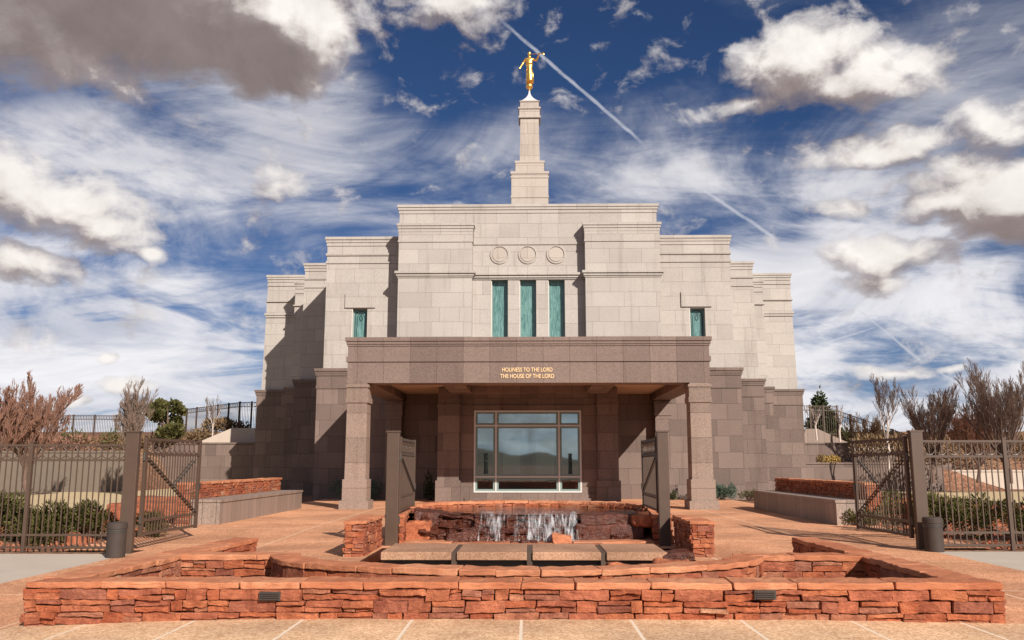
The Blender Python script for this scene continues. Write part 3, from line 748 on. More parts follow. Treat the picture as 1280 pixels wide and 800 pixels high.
def wall_hole(mb, x0, x1, y, z0, z1, holes, depth=.35):
    X = sorted({x0, x1}|{h[0] for h in holes}|{h[1] for h in holes}); Z = sorted({z0, z1}|{h[2] for h in holes}|{h[3] for h in holes})
    for i in range(len(X)-1):
        for j in range(len(Z)-1):
            cx, cz = (X[i]+X[i+1])/2, (Z[j]+Z[j+1])/2
            if any(h[0] < cx < h[1] and h[2] < cz < h[3] for h in holes): continue
            mb.add([(X[i], y, Z[j]), (X[i+1], y, Z[j]), (X[i+1], y, Z[j+1]), (X[i], y, Z[j+1])], [(0, 1, 2, 3)])
    for (a, b, c, d) in holes:
        mb.add([(a, y, c), (b, y, c), (b, y, d), (a, y, d), (a, y+depth, c), (b, y+depth, c), (b, y+depth, d), (a, y+depth, d)], [(0, 4, 5, 1), (1, 5, 6, 2), (2, 6, 7, 3), (3, 7, 4, 0)])
def base(x0, x1, y0, zt, z0=-.3):
    wall = MB(); wall.box(x0, x1, y0, BK-1, z0, zt-.02)
    tr = MB(); band(tr, x0, x1, y0, zt-.14, zt, .13); band(tr, x0, x1, y0, zt-.27, zt-.142, .085); band(tr, x0, x1, y0, zt-.36, zt-.272, .06)
    band(tr, x0, x1, y0, zt-1.0, zt-.86, .035); band(tr, x0, x1, y0, zt-.86, zt-.362, .018)
    return wall, tr
def part2(wall, tr, wm_, name='wall'):
    w = wall.build(name, wm_, tp); tr.build('cornice', wm_, w); return w
# outer masses, widest and farthest first (full width, so each step reads on both sides and from the side)
ZB = 6.27
specs = [  # half-width base, half-width upper, front plane, top
    (17.15, 16.80, 54.4, 13.72, [(13.0, .05, .10), (11.95, .10, .07), (11.08, .12, .14), (10.94, .07, .12)]),
    (14.80, 14.50, 52.6, 12.90, [(12.15, .05, .10), (11.35, .10, .07)]),
    (12.92, 12.62, 47.6, 12.90, [(11.95, .06, .10), (11.48, .05, .10)])]
k = 0
for hb, hu, y0, zt, lips in specs:
    w, t_ = base(-hb, hb, y0+k*.0, ZB); part2(w, t_, 'brown_granite', 'base_wall')
    w, t_ = upper(-hu-.12, hu+.12, y0+.12, ZB-.02, zt, lips, batter=.12, back=BK-2-k); part2(w, t_, 'light_granite', 'upper_wall'); k += .3
# wing carrying the small windows
hb, hu, y0 = 10.32, 10.06, 42.0
w = MB(); w.box(-hb, hb, y0, BK-3, -.3, ZB-.02); t_ = base(-hb, hb, y0, ZB)[1]; part2(w, t_, 'brown_granite', 'base_wall')
w = MB(); holes = [(-8.73, -7.96, 7.2, 9.26), (7.96, 8.73, 7.2, 9.24)]
wall_hole(w, -hu, hu, y0+.1, ZB-.02, 12.9, holes); w.box(-hu, hu, y0+.1, BK-4, ZB-.02, 12.88, skip='fb')
t_ = MB(); cornice(t_, -hu, hu, y0+.1, 12.92, .46, BK-4)
for z, p, h in ((11.96, .06, .12), (11.56, .05, .12)): band(t_, -hu, hu, y0+.1, z, z+h, p, BK-4)
for s_ in (-1, 1): c = s_*8.32; t_.box(c-.75, c+.75, y0+.02, y0+.2, 9.30, 10.04)
part2(w, t_, 'light_granite', 'upper_wall')
def art_window(x0, x1, z0, z1, y, ornate):
    fr = MB(); tk = .05
    fr.box(x0, x0+tk, y-.06, y+.05, z0, z1); fr.box(x1-tk, x1, y-.06, y+.05, z0, z1); fr.box(x0+tk, x1-tk, y-.06, y+.05, z1-tk, z1); fr.box(x0+tk, x1-tk, y-.06, y+.05, z0, z0+tk)
    wo = MB(); wo.v = fr.v; wo.f = fr.f; win = wo.build('window', 'inner_frame', tp)
    pn = MB(); pn.box(x0+tk, x1-tk, y, y+.03, z0+tk, z1-tk); pn.build('pane', 'art_glass', win)
    if ornate:
        ld = MB(); cx = (x0+x1)/2
        for r, zc, w_ in ((.28, z1-.38, .035), (.19, z1-.42, .03), (.09, z1-.45, .05)):
            pts = [(cx-r, y-.012, z0+.06)] if r > .15 else []
            n = 16
            arc = [(cx-r*math.cos(math.pi*i/n), y-.012, zc+r*math.sin(math.pi*i/n)*1.1) for i in range(n+1)]
            if r > .15: pts = pts+arc+[(cx+r, y-.012, z0+.06)]
            else: pts = [(cx-r*math.cos(2*math.pi*i/20)*.75, y-.012, zc+.02+r*math.sin(2*math.pi*i/20)*1.5) for i in range(21)]
            for a_, b_ in zip(pts[:-1], pts[1:]): ld.bar(a_, b_, w_, .01, up=(0, 1, 0))
        for i in range(3): ld.box(cx-.05, cx+.05, y-.014, y-.004, z0+.15+i*.2, z0+.28+i*.2)
        ld.build('leading', 'teal_lead', win)
    jb = MB(); jb.box(x0-.035, x0-.002, y-.30, y+.04, z0, z1); jb.build('sun_painted_jamb', 'sun_painted_jamb', win)  # left side only: sunlit reveal painted as a pale strip
for x0, x1, z0, z1 in holes: art_window(x0+.04, x1-.003, z0, z1-.003, y0+.1+.30, True)
# central block
yc = 41.6
w = MB(); cw = [(-1.79, -.97), (-.40, .42), (1.01, 1.82)]
wall_hole(w, -6.38, 6.40, yc, ZB-.02, 14.4, [(a, b, 6.3, 10.62) for a, b in cw], .45); w.box(-6.38, 6.40, yc, 60, ZB-.02, 14.38, skip='fb')
t_ = MB(); cornice(t_, -6.38, 6.40, yc, 14.42, .44, 60)
t_.box(-2.66, 2.76, yc-.05, yc+.1, 12.36, 12.50); t_.box(-2.66, 2.76, yc-.03, yc+.1, 12.5, 13.9)
for z, p, h in ((10.80, .20, .12), (10.68, .12, .118), (10.60, .05, .078)): t_.box(-2.66, 2.76, yc-p, yc+.1, z, z+h)
part2(w, t_, 'light_granite', 'upper_wall')
for a, b in cw: art_window(a+.03, b-.003, 6.3, 10.617, yc+.36, False)
for cx in (-1.38, .01, 1.41):
    fr = MB(); cz = 11.86; n = 40
    for r0, r1, p in ((.40, .47, .05),):
        vs = []; 
        for i in range(n):
            a = 2*math.pi*i/n
            for r, yy in ((r0, yc+.0), (r0, yc-p), (r1, yc-p), (r1, yc+.0)): vs.append((cx+r*math.cos(a), yy, cz+r*math.sin(a)))
        fr.add(vs, [(4*i+j, 4*i+j+1, 4*((i+1) % n)+j+1, 4*((i+1) % n)+j) for i in range(n) for j in range(3)])
    o = fr.build('medallion', 'spire_granite', tp)
    ds = MB(); ds.add([(cx+.36*math.cos(2*math.pi*i/n), yc-.03, cz+.36*math.sin(2*math.pi*i/n)) for i in range(n)]+[(cx+.36*math.cos(2*math.pi*i/n), yc+.01, cz+.36*math.sin(2*math.pi*i/n)) for i in range(n)],
                      [tuple(range(n))]+[(i, (i+1) % n, n+(i+1) % n, n+i) for i in range(n)]); ds.build('disc', 'spire_granite', o)
# the two broad pilasters
for x0, x1 in ((-6.30, -2.70), (2.80, 6.42)):
    w = MB(); w.box(x0, x1, 41.0, 42.5, ZB-.02, 13.2)
    t_ = MB(); cornice(t_, x0, x1, 41.0, 13.30, .42, 42.5)
    for z, p, h in ((12.36, .04, .10), (10.78, .16, .12), (10.66, .09, .118), (10.58, .04, .078)): band(t_, x0, x1, 41.0, z, z+h, p, 42.5)
    t_.box(x0-.02, x1+.02, 40.98, 42.5, 12.46, 12.88)
    part2(w, t_, 'light_granite', 'pilaster')
# portico
YP = 32.4; HP = 6.82; SOF = 4.66
pf = MB()
pf.box(-HP, HP, YP, YP+.95, SOF, 5.46); pf.box(-HP, -HP+.9, YP+.95, 42.0, SOF+.003, 5.46); pf.box(HP-.9, HP, YP+.95, 42.0, SOF+.003, 5.46)
port = pf.build('portico_beam', 'fascia_granite', tp)
pf2 = MB(); pf2.box(-HP-.05, HP+.05, YP-.05, 42.0, 5.462, 5.66); pf2.build('string_course', 'fascia_granite', port)
pf2 = MB(); pf2.box(-HP+.0, HP-.0, YP, 42.0, 5.662, 6.06); pf2.build('frieze', 'fascia_granite', port)
pf2 = MB()
for z0, z1, p in ((6.062, 6.13, .03), (6.132, 6.24, .06), (6.242, 6.39, .10)): pf2.box(-HP-p, HP+p, YP-p, 42.0, z0, z1)
pf2.build('cornice', 'fascia_granite', port)
ce = MB(); ce.box(-HP+.9, HP-.9, YP+.95, 42.0, 5.0, 5.2); ce.build('ceiling', 'ceiling_plaster', port)
cb = MB()
for x in (-2.9, 2.95): cb.box(x-.45, x+.45, YP+.96, 38.2, SOF+.02, 5.0-.003)
cb.box(-2.44, 2.49, 37.3, 38.2, SOF+.02, 4.997); cb.build('ceiling_beam', 'brown_granite', port)
def column(x, y, m='column_granite', name='column', ho=.39):
    c = MB(); c.taper(x-ho, x+ho, y-ho, y+ho, 1.07, SOF+.2, .02, .0)
    co = c.build(name, m, tp)
    ca = MB(); ca.box(x-ho-.04, x+ho+.04, y-ho-.04, y+ho+.04, 3.92, 4.12); ca.box(x-ho-.015, x+ho+.015, y-ho-.015, y+ho+.015, 4.121, 4.50); ca.box(x-ho-.05, x+ho+.05, y-ho-.05, y+ho+.05, 4.501, 4.60)
    ca.build('capital', m, co)
    pd = MB(); pd.box(x-ho-.06, x+ho+.06, y-ho-.06, y+ho+.06, .32, 1.09); pd.build('pedestal', m, co)
    pl_ = MB(); pl_.box(x-ho-.15, x+ho+.15, y-ho-.15, y+ho+.15, -.1, .319); pl_.build('plinth', m, co)
for x in (-HP+.40, HP-.40): column(x, YP+.40)
for x in (-HP+.40, HP-.40): column(x, 41.75, 'brown_granite', 'pilaster')
# vestibule
YV = 38.2
w = MB(); wall_hole(w, -3.0, 3.02, YV, -.2, SOF+.2, [(-2.38, 2.33, .42, 3.98)], .25); w.box(-3.93, 3.9, YV+.02, 42.0, -.2, SOF+.3, skip='fbk')
vs_ = w.build('vestibule_wall', 'brown_granite', tp)
t_ = MB(); t_.box(-2.99, 3.01, YV-.06, YV+.05, 4.12, 4.20); t_.build('ledge', 'brown_granite', vs_)
t_ = MB(); t_.box(-2.99, 3.01, YV-.05, YV+.05, 4.55, 4.68); t_.build('ledge', 'brown_granite', vs_)
t_ = MB(); t_.box(-2.99, 3.01, YV-.10, YV+.05, -.1, .36); t_.box(-2.75, 2.7, YV-.18, YV-.101, -.1, .2)
t_.build('skirting', 'brown_granite', vs_)
for x0, x1 in ((-3.93, -3.0), (3.02, 3.9)):
    c = MB(); c.box(x0, x1, YV-.38, YV+.3, .9, SOF+.3); co = c.build('pilaster', 'brown_granite', tp)
    ca = MB(); ca.box(x0-.04, x1+.04, YV-.42, YV+.3, 4.10, 4.24); ca.build('capital', 'brown_granite', co)
    pd = MB(); pd.box(x0-.07, x1+.07, YV-.46, YV+.3, -.1, .95); pd.build('pedestal', 'brown_granite', co)
# big entrance window
fw = MB(); yf = YV+.02; X0, X1, Z0, Z1 = -2.375, 2.325, .425, 3.975; mw = .07
for x in (X0, -1.41-mw/2, 1.35-mw/2, X1-mw): fw.box(x, x+mw, yf-.05, yf+.08, Z0, Z1)
for z in (Z0, 1.10-mw/2, 3.31-mw/2, Z1-mw):
    for a, b in ((X0+mw, -1.41-mw/2), (-1.41+mw/2, 1.35-mw/2), (1.35+mw/2, X1-mw)): fw.box(a, b, yf-.047, yf+.077, z, z+mw)
win = fw.build('window', 'mullion', tp); 
inn = MB()
for (a, b) in ((X0+mw, -1.41-mw/2), (-1.41+mw/2, 1.35-mw/2), (1.35+mw/2, X1-mw)):
    for (c, d) in ((Z0+mw, 1.10-mw/2), (1.10+mw/2, 3.31-mw/2), (3.31+mw/2, Z1-mw)):
        t2 = .085
        inn.box(a, a+t2, yf-.02, yf+.06, c, d); inn.box(b-t2, b, yf-.02, yf+.06, c, d); inn.box(a+t2, b-t2, yf-.02, yf+.058, c, c+t2*.9); inn.box(a+t2, b-t2, yf-.02, yf+.058, d-t2*.9, d)
        pn = MB(); pn.add([(a, yf+.018, c), (b, yf+.018, c), (b, yf+.018, d), (a, yf+.018, d)], [(0, 1, 2, 3)]); pn.build('pane', 'door_glass', win)
inn.build('sash', 'inner_frame', win)
iv = MB(); iv.box(-2.6, 2.6, YV+.3, 41.9, .05, 4.3, skip='fb'); iv.f = [tuple(reversed(q)) for q in iv.f]; iv.build('interior_wall', 'inside_wall', vs_)
iv = MB(); iv.box(-2.6, 2.6, YV+.3, 41.9, -.05, .06); iv.build('interior_floor', 'inside_floor', vs_)
for s_ in (-1, 1):
    dm = MB(); cx = s_*.78
    for a, b, c, d in ((cx-.6, cx-.42, .1, 3.0), (cx+.42, cx+.6, .1, 3.0), (cx-.42, cx+.42, 2.75, 3.0), (cx-.42, cx+.42, .1, .9)): dm.box(a, b, 41.3, 41.45, c, d)
    dr = dm.build('inner_door', 'inner_frame', tp)
    gp = MB(); gp.box(cx-.42, cx+.42, 41.38, 41.42, .9, 2.75); gp.build('pane', 'white_cap', dr)  # opaque white panes: daylight from beyond the doors painted as colour
lt = MB(); lt.box(-1.8, 1.8, 40.9, 41.0, 3.2, 3.3); lt.build('interior_beam', 'white_cap', vs_)
# inscription
def text_mesh(txt, size, cx, y, z, parent):
    cu_ = bpy.data.curves.new('inscription', 'FONT'); cu_.body = txt; cu_.size = size; cu_.extrude = .012; cu_.align_x = 'CENTER'; cu_.space_character = 1.0; cu_.offset = .003
    o = bpy.data.objects.new('tmp', cu_); COL.objects.link(o)
    me = bpy.data.meshes.new_from_object(o.evaluated_get(bpy.context.evaluated_depsgraph_get()))
    COL.objects.unlink(o); bpy.data.objects.remove(o)
    base_l = root_loc(parent)
    mt = Matrix.Translation(Vector((cx, y, z))-base_l) @ Matrix.Rotation(R(90), 4, 'X') @ Matrix.Diagonal((.79, 1, 1, 1))
    me.transform(mt); me.materials.clear(); me.materials.append(MATS['gold_letter'])
    ob = bpy.data.objects.new('inscription', me); COL.objects.link(ob); ob.parent = parent
    bb = [v.co.x for v in me.vertices]; print('text width', max(bb)-min(bb)); return ob
p1 = at(659, 464.5, YP); p2 = at(659, 472.5, YP)
text_mesh('HOLINESS TO THE LORD', .215, p1.x, YP-.012, p1.z, port)
text_mesh('THE HOUSE OF THE LORD', .215, p2.x, YP-.012, p2.z, port)
# spire
sx = .13; ys_ = 44.6
def sp_box(h, z0, z1, mb): mb.box(sx-h, sx+h, ys_-h, ys_+h, z0, z1)
s1 = MB(); sp_box(.97, 14.0, 16.78, s1); spire = s1.build('spire_base', 'spire_granite', tp)
s2 = MB(); sp_box(1.0, 15.42, 15.52, s2); sp_box(1.0, 16.5, 16.6, s2); sp_box(1.01, 16.72, 16.86, s2); sp_box(.76, 16.861, 17.45, s2); sp_box(.79, 17.40, 17.52, s2); s2.build('cornice', 'spire_granite', spire)
s3 = MB(); h0, h1 = .535, .475
s3.add([(sx+i*h0, ys_+j*h0, 17.45) for i, j in ((-1, -1), (1, -1), (1, 1), (-1, 1))]+[(sx+i*h1, ys_+j*h1, 20.9) for i, j in ((-1, -1), (1, -1), (1, 1), (-1, 1))], [(0, 1, 5, 4), (1, 2, 6, 5), (2, 3, 7, 6), (3, 0, 4, 7), (4, 5, 6, 7)])
sh = s3.build('spire_shaft', 'spire_granite', tp)
s4 = MB(); sp_box(.59, 20.02, 20.12, s4); sp_box(.55, 20.12, 20.42, s4); sp_box(.60, 20.52, 20.62, s4); sp_box(.55, 20.42, 20.52, s4); sp_box(.50, 20.621, 20.94, s4); sp_box(.54, 20.941, 21.0, s4)
s4.build('cornice', 'spire_granite', sh)
s5 = MB(); n = 12; prof = [(.47*(1-t)**2.1+.035, 21.0+.78*t) for t in [i/n for i in range(n+1)]]
vs = []; 
for h, z in prof: vs += [(sx+i*h, ys_+j*h, z) for i, j in ((-1, -1), (1, -1), (1, 1), (-1, 1))]
s5.add(vs, [(4*i+j, 4*i+(j+1) % 4, 4*i+4+(j+1) % 4, 4*i+4+j) for i in range(n) for j in range(4)]+[(4*n, 4*n+1, 4*n+2, 4*n+3)])
s5.build('spire_cap', 'white_cap', sh)
# gilded statue
stt = thing('gilded_statue', 'gold leaf robed figure blowing a long trumpet on top of the spire', 'statue', (sx, ys_, 21.76))
bl = MB(); bl.lathe([(.03, 0), (.05, .05), (.03, .10), (.10, .13), (.17, .20), (.195, .30), (.17, .40), (.10, .47), (.04, .50)], (sx, ys_, 21.76), 20)
bl.build('ball', 'gold', stt, True)
def skin_body(name, nodes, edges, parent, offs, m):
    me = bpy.data.meshes.new(name); me.from_pydata([p for p, r in nodes], edges, []); o = bpy.data.objects.new('tmp', me); COL.objects.link(o)
    md = o.modifiers.new('skin', 'SKIN'); md.use_smooth_shade = True
    for i, (p, r) in enumerate(nodes):
        me.skin_vertices[0].data[i].radius = (r[0]*1.22, r[1]*1.22) if isinstance(r, tuple) else (r*1.12, r*1.12)
    me.skin_vertices[0].data[0].use_root = True
    o.modifiers.new('sub', 'SUBSURF').levels = 2
    bpy.context.view_layer.update()
    m2 = bpy.data.meshes.new_from_object(o.evaluated_get(bpy.context.evaluated_depsgraph_get()))
    COL.objects.unlink(o); bpy.data.objects.remove(o)
    m2.transform(Matrix.Translation(offs)); m2.materials.clear(); m2.materials.append(MATS[m])
    for p in m2.polygons: p.use_smooth = True
    ob = bpy.data.objects.new(name, m2); COL.objects.link(ob); ob.parent = parent; return ob
Nn = [((0, 0, .95), (.16, .13)), ((0, 0, 1.12), (.135, .11)), ((0, 0, 1.32), (.185, .13)), ((0, 0, 1.44), (.15, .10)), ((0, -.005, 1.53), .055), ((0, -.02, 1.63), (.075, .09)), ((0, -.015, 1.73), (.06, .075)),
      ((.02, 0, .70), (.175, .15)), ((.03, 0, .40), (.18, .16)), ((.03, 0, .16), (.20, .18)), ((.03, 0, .05), (.19, .17)),
      ((.20, 0, 1.42), .07), ((.40, -.08, 1.30), .055), ((.50, -.25, 1.48), .038), ((.52, -.30, 1.54), .03),
      ((-.20, 0, 1.42), .07), ((-.36, .02, 1.18), .055), ((-.47, -.08, .96), .038), ((-.50, -.11, .88), .034)]
Ed = [(0, 1), (1, 2), (2, 3), (3, 4), (4, 5), (5, 6), (0, 7), (7, 8), (8, 9), (9, 10), (3, 11), (11, 12), (12, 13), (13, 14), (3, 15), (15, 16), (16, 17), (17, 18)]
for hi, dx, sgn in ((14, Vector((.03, -.05, .04)), 1), (18, Vector((-.02, -.02, -.07)), -1)):
    hp = Vector(Nn[hi][0])
    for q in range(5):
        o_ = Vector(((q-2)*.013, (q-2)*.006, 0)); tip = hp+dx*(.75 if q in (0, 4) else 1.)+o_*1.6
        Nn.append((tuple(hp+o_+dx*.3), .010)); Nn.append((tuple(tip), .007)); b_ = len(Nn)-2; Ed += [(hi, b_), (b_, b_+1)]
body = skin_body('body', Nn, Ed, stt, Vector((0, 0, .46)), 'gold')
hd = MB(); Zs = 21.76+.46
hd.lathe([(.02, -.12), (.07, -.09), (.092, -.02), (.095, .05), (.07, .11), (.02, .13)], (sx, ys_+.01, Zs+1.74), 14); hd.build('hair', 'gold', stt, True)
tr_ = MB(); a_ = Vector((sx+.02, ys_-.13, Zs+1.66)); b_ = Vector((sx+.78, ys_-.48, Zs+1.52))
tr_.tube([a_, a_.lerp(b_, .5), a_.lerp(b_, .85), a_.lerp(b_, .95), b_], [.014, .017, .022, .04, .075], 12, False); tr_.build('trumpet', 'gold', stt, True)
sk = MB()
for i in range(14):
    a = 2*math.pi*i/14; r = .205
    sk.tube([(sx+.03+r*.85*math.cos(a), ys_+r*.85*math.sin(a), Zs+.03), (sx+.03+r*.9*math.cos(a), ys_+r*.8*math.sin(a), Zs+.45), (sx+.62*r*math.cos(a), ys_+.6*r*math.sin(a), Zs+1.08)], [.035, .028, .012], 6)
sk.build('robe_fold', 'gold', stt, True)
# roof floodlights
for px, lab in ((493, 'small white floodlight on the left end of the portico roof'), (829, 'small white floodlight on the right end of the portico roof')):
    p = at(px, 419, 38.5); x = p.x
    t = thing('floodlight', lab, 'floodlight', (x, 34.0, 6.39), 'roof floodlights'); x = at(px, 419, 34).x
    b_ = MB(); b_.box(x-.05, x+.05, 33.95, 34.05, 6.39, 6.50); b_.build('bracket', 'white_paint', t)
    b_ = MB(); b_.add([(x-.22, 33.8, 6.47), (x+.22, 33.8, 6.47), (x+.22, 34.15, 6.50), (x-.22, 34.15, 6.50), (x-.17, 33.9, 6.62), (x+.17, 33.9, 6.62), (x+.17, 34.15, 6.64), (x-.17, 34.15, 6.64)],
                      [(0, 1, 5, 4), (1, 2, 6, 5), (2, 3, 7, 6), (3, 0, 4, 7), (4, 5, 6, 7), (3, 2, 1, 0)]); b_.build('lamp_housing', 'white_paint', t)

# ---------------------------------------------------------------- fences and gates
def ring(mb, c, r, th, ux, n=14):
    ux = Vector(ux); pts = [Vector(c)+ux*(r*math.cos(2*math.pi*i/n))+Vector((0, 0, r*math.sin(2*math.pi*i/n))) for i in range(n+1)]
    mb.tube(pts, [th]*(n+1), 5, False)
def fence_run(parent, A, B, posts, zt=2.17, z2=1.86, zb=.12, sp=.125, gfun=g, pk=.02, low=(.33, .08), pw=.075, slope=0):
    """A,B ground points; posts: fractions where posts stand"""
    A = Vector((A[0], A[1], 0)); B = Vector((B[0], B[1], 0)); d = (B-A); L = d.length; d = d/L
    gz = lambda s: gfun(*(A+d*s).xy)
    def P(s, z): q = A+d*s; return Vector((q.x, q.y, gz(s)+z))
    for fr in posts:
        mb = MB(); s = fr*L; mb.bar(P(s, -.1 if pw < .08 else -1.), P(s, zt+.05), pw, pw, up=tuple(d)); po = mb.build('post', 'bronze_paint', parent)
        cp = MB(); cp.bar(P(s, zt+.05), P(s, zt+.075), pw+.02, pw+.02, up=tuple(d)); cp.build('post_cap', 'bronze_paint', po)
    n = max(1, int(L/2.5))
    for z in (zt, z2)+low:
        mb = MB()
        for i in range(n): mb.bar(P(L*i/n, z), P(L*(i+1)/n, z), .035, .045)
        mb.build('rail', 'bronze_paint', parent)
    mb = MB(); k = int(L/sp)
    for i in range(1, k):
        s = i*L/k; mb.bar(P(s, zb-.08), P(s, zt), pk, pk)
    mb.build('picket_row', 'bronze_paint', parent)
    mb = MB(); r = (zt-z2)/2-.03; cnt = int(L/(2*sp))
    for i in range(cnt):
        s = (i+.5)*L/cnt; ring(mb, P(s, (zt+z2)/2), r, .011, d, 12)
    mb.build('ring_row', 'bronze_paint', parent)
def big_post(x0, x1, lab, grp='square gate posts'):
    c = (x0+x1)/2; w_ = abs(x1-x0)/2
    t = thing('gate_post', lab, 'post', (c, 18.2, 0), grp)
    z0 = min(g(c, 18.2), 0)-.1
    mb = MB(); mb.rough(idf, c-w_, c+w_, 18.10, 18.24, z0, 2.30, (1, 1, 1), 0, .012); mb.build('shaft', 'bronze_paint', t)
    mb = MB(); mb.box(c-w_-.015, c+w_+.015, 18.085, 18.255, 2.30, 2.335); mb.build('post_cap', 'bronze_paint', t)
big_post(-8.43, -8.15, 'tall square bronze gate post beside the left side gate and its ash can')
big_post(7.88, 8.13, 'tall square bronze gate post beside the right side gate and its ash can')
big_post(-2.94, -2.68, 'tall square bronze gate post at the left edge of the fountain')
big_post(2.67, 2.90, 'tall square bronze gate post at the right edge of the fountain')
def gate(h, e, lab, zb=.2, one=False, sp=.125):
    """leaf hinged at h (x,y) reaching to e"""
    H = Vector((h[0], h[1], 0)); E = Vector((e[0], e[1], 0)); d = E-H; L = d.length; d /= L
    t = thing('gate', lab, 'gate', (h[0], h[1], 0), 'gate leaves standing open')
    P = lambda s, z: H+d*s+Vector((0, 0, z))
    for s in (.04, L-.04):
        mb = MB(); mb.bar(P(s, zb-.05), P(s, 2.22), .07, .07, up=tuple(d)); mb.build('stile', 'bronze_paint', t)
    for z in (2.17, 1.86, zb+.28, zb): 
        mb = MB(); mb.bar(P(.07, z), P(L-.07, z), .04, .055); mb.build('rail', 'bronze_paint', t)
    mb = MB(); k = int(L/sp)
    for i in range(1, k): s = L*i/k; mb.bar(P(s, zb), P(s, 1.86), .021, .021)
    mb.build('picket_row', 'bronze_paint', t)
    mb = MB(); cnt = int(L/.25)
    for i in range(cnt): ring(mb, P(.1+(i+.5)*(L-.2)/cnt, 2.015), .125, .013, d)
    mb.build('ring_row', 'bronze_paint', t)
    n = Vector((-d.y, d.x, 0))
    for a, b in (((.12, 1.78), (L-.12, zb+.32)), ((L-.3, 1.75), (L*.5, 1.15)))[:1 if one else 2]:
        mb = MB(); mb.tube([P(*a)-n*.035, P(*b)-n*.035], [.018, .018], 6); mb.tube([P(*a)+n*.035, P(*b)+n*.035], [.018, .018], 6); mb.build('brace', 'dark_metal', t)
    mb = MB(); mb.box(*sorted((P(L-.02, 0).x-.05, P(L-.02, 0).x+.05)), *sorted((P(L-.02, 0).y-.05, P(L-.02, 0).y+.05)), 1.05, 1.2); mb.build('latch', 'dark_metal', t)
    for z in (.5, 1.8):
        mb = MB(); mb.tube([P(-.01, z-.08), P(-.01, z+.08)], [.03, .03], 8); mb.build('hinge', 'dark_metal', t)
    return t
gate((-8.09, 18.3), (-7.93, 21.0), 'bronze picket gate leaf standing open at the left end of the plaza')
gate((7.86, 18.3), (7.75, 21.0), 'bronze picket gate leaf standing open at the right end of the plaza')
gate((-2.70, 18.36), (-2.74, 21.0), 'bronze gate leaf seen edge-on beside the fountain, hung on the left fountain post', zb=.70, one=True, sp=.09)
gate((2.70, 18.36), (2.74, 21.0), 'bronze gate leaf seen edge-on beside the fountain, hung on the right fountain post', zb=.70, one=True, sp=.09)
fl = thing('fence', 'bronze picket fence with ring row left of the left gate post', 'fence', (-8.45, 18.2, 0))
fence_run(fl, (-8.45, 18.2), (-17.5, 18.2), [.22, .49, .76, 1.])
fr_ = thing('fence', 'bronze picket fence with ring row right of the right gate post', 'fence', (8.15, 18.2, 0))
fence_run(fr_, (8.15, 18.2), (17, 18.4), [.19, .47, .74, 1.])
# ash cans
def can(x, y, lab):
    z = g(x, y)
    t = thing('ash_can', lab, 'ash can', (x, y, z), 'ash cans beside the gate posts')
    b_ = MB(); b_.lathe([(.168, 0), (.178, .01), (.178, .47)], (x, y, z), 28); b_.build('body', 'can_metal', t)
    b_ = MB(); b_.lathe([(.178, .471), (.185, .475), (.185, .50), (.178, .505), (.185, .51), (.185, .54), (.178, .545)], (x, y, z), 28); b_.build('band', 'dark_metal', t)
    b_ = MB(); b_.lathe([(.188, .546), (.192, .555), (.188, .64), (.168, .665), (.06, .675), (.05, .66)], (x, y, z), 28); b_.build('lid', 'can_metal', t)
can(-8.02, 17.15, 'round dark metal ash can in front of the left side gate post')
can(8.03, 17.75, 'round dark metal ash can in front of the right side gate post')

# ---------------------------------------------------------------- benches and low walls behind them
for s_, lab, lab2 in ((-1, 'long polished granite bench block along the left side of the entrance paving', 'low red sandstone wall behind the left granite bench'),
                      (1, 'long polished granite bench block along the right side of the entrance paving', 'low red sandstone wall behind the right granite bench')):
    xi = -8.52 if s_ < 0 else 8.40; xo = xi+s_*.80
    t = thing('bench', lab, 'bench', (xi, 28, 0), 'granite benches')
    b_ = MB(); b_.box(min(xi, xo), max(xi, xo), 24.25, 33, -.1, .60); b_.build('block', 'bench_granite', t)
    b_ = MB(); b_.box(min(xi, xo)-.03, max(xi, xo)+.03, 24.22, 33.03, .603, .68); b_.build('seat', 'bench_granite', t)
    t = thing('low_wall', lab2, 'wall', (xo+s_*.2, 28, 0), 'red sandstone walls behind the benches')
    mbs = (MB(), MB(), MB())
    if s_ < 0: stone_wall(t, (xo-.02, 24.2), (xo-.02, 33), .38, -.1, 1.14, faces='fs', mbs=mbs, cs=1.1, det=(3, 1, 1))
    else: stone_wall(t, (xo+.02, 33), (xo+.02, 24.2), .38, -.1, 1.14, faces='fe', mbs=mbs, cs=1.1, det=(3, 1, 1))
    finish(mbs, t)

# ---------------------------------------------------------------- retaining walls behind
def rwall(lab, x0, x1, y, z1, th=.4, m='brown_granite', x_side=None):
    t = thing('retaining_wall', lab, 'wall', ((x0+x1)/2, y, 0))
    b_ = MB(); b_.box(x0, x1, y, y+th, -.3, z1-.12); b_.build('wall_face', m, t)
    b_ = MB(); b_.box(x0-.05, x1+.05, y-.06, y+th+.06, z1-.118, z1); b_.build('coping', m, t)
    return t
rwall('brown granite retaining wall joining the left end of the temple', -26.5, -17.0, 60, 3.12)
rwall('pale concrete retaining wall far behind the left lawn', -45, -24.3, 53, 2.45, m='concrete')
rwall('lower brown granite terrace wall joining the right end of the temple', 17.0, 26, 55.5, 1.75)
rwall('upper brown granite terrace wall joining the right end of the temple', 17.0, 28, 58.5, 3.05)
rwall('pale concrete kerb wall beyond the right lawn', 26.5, 48, 60, 1.25, m='pale_concrete')
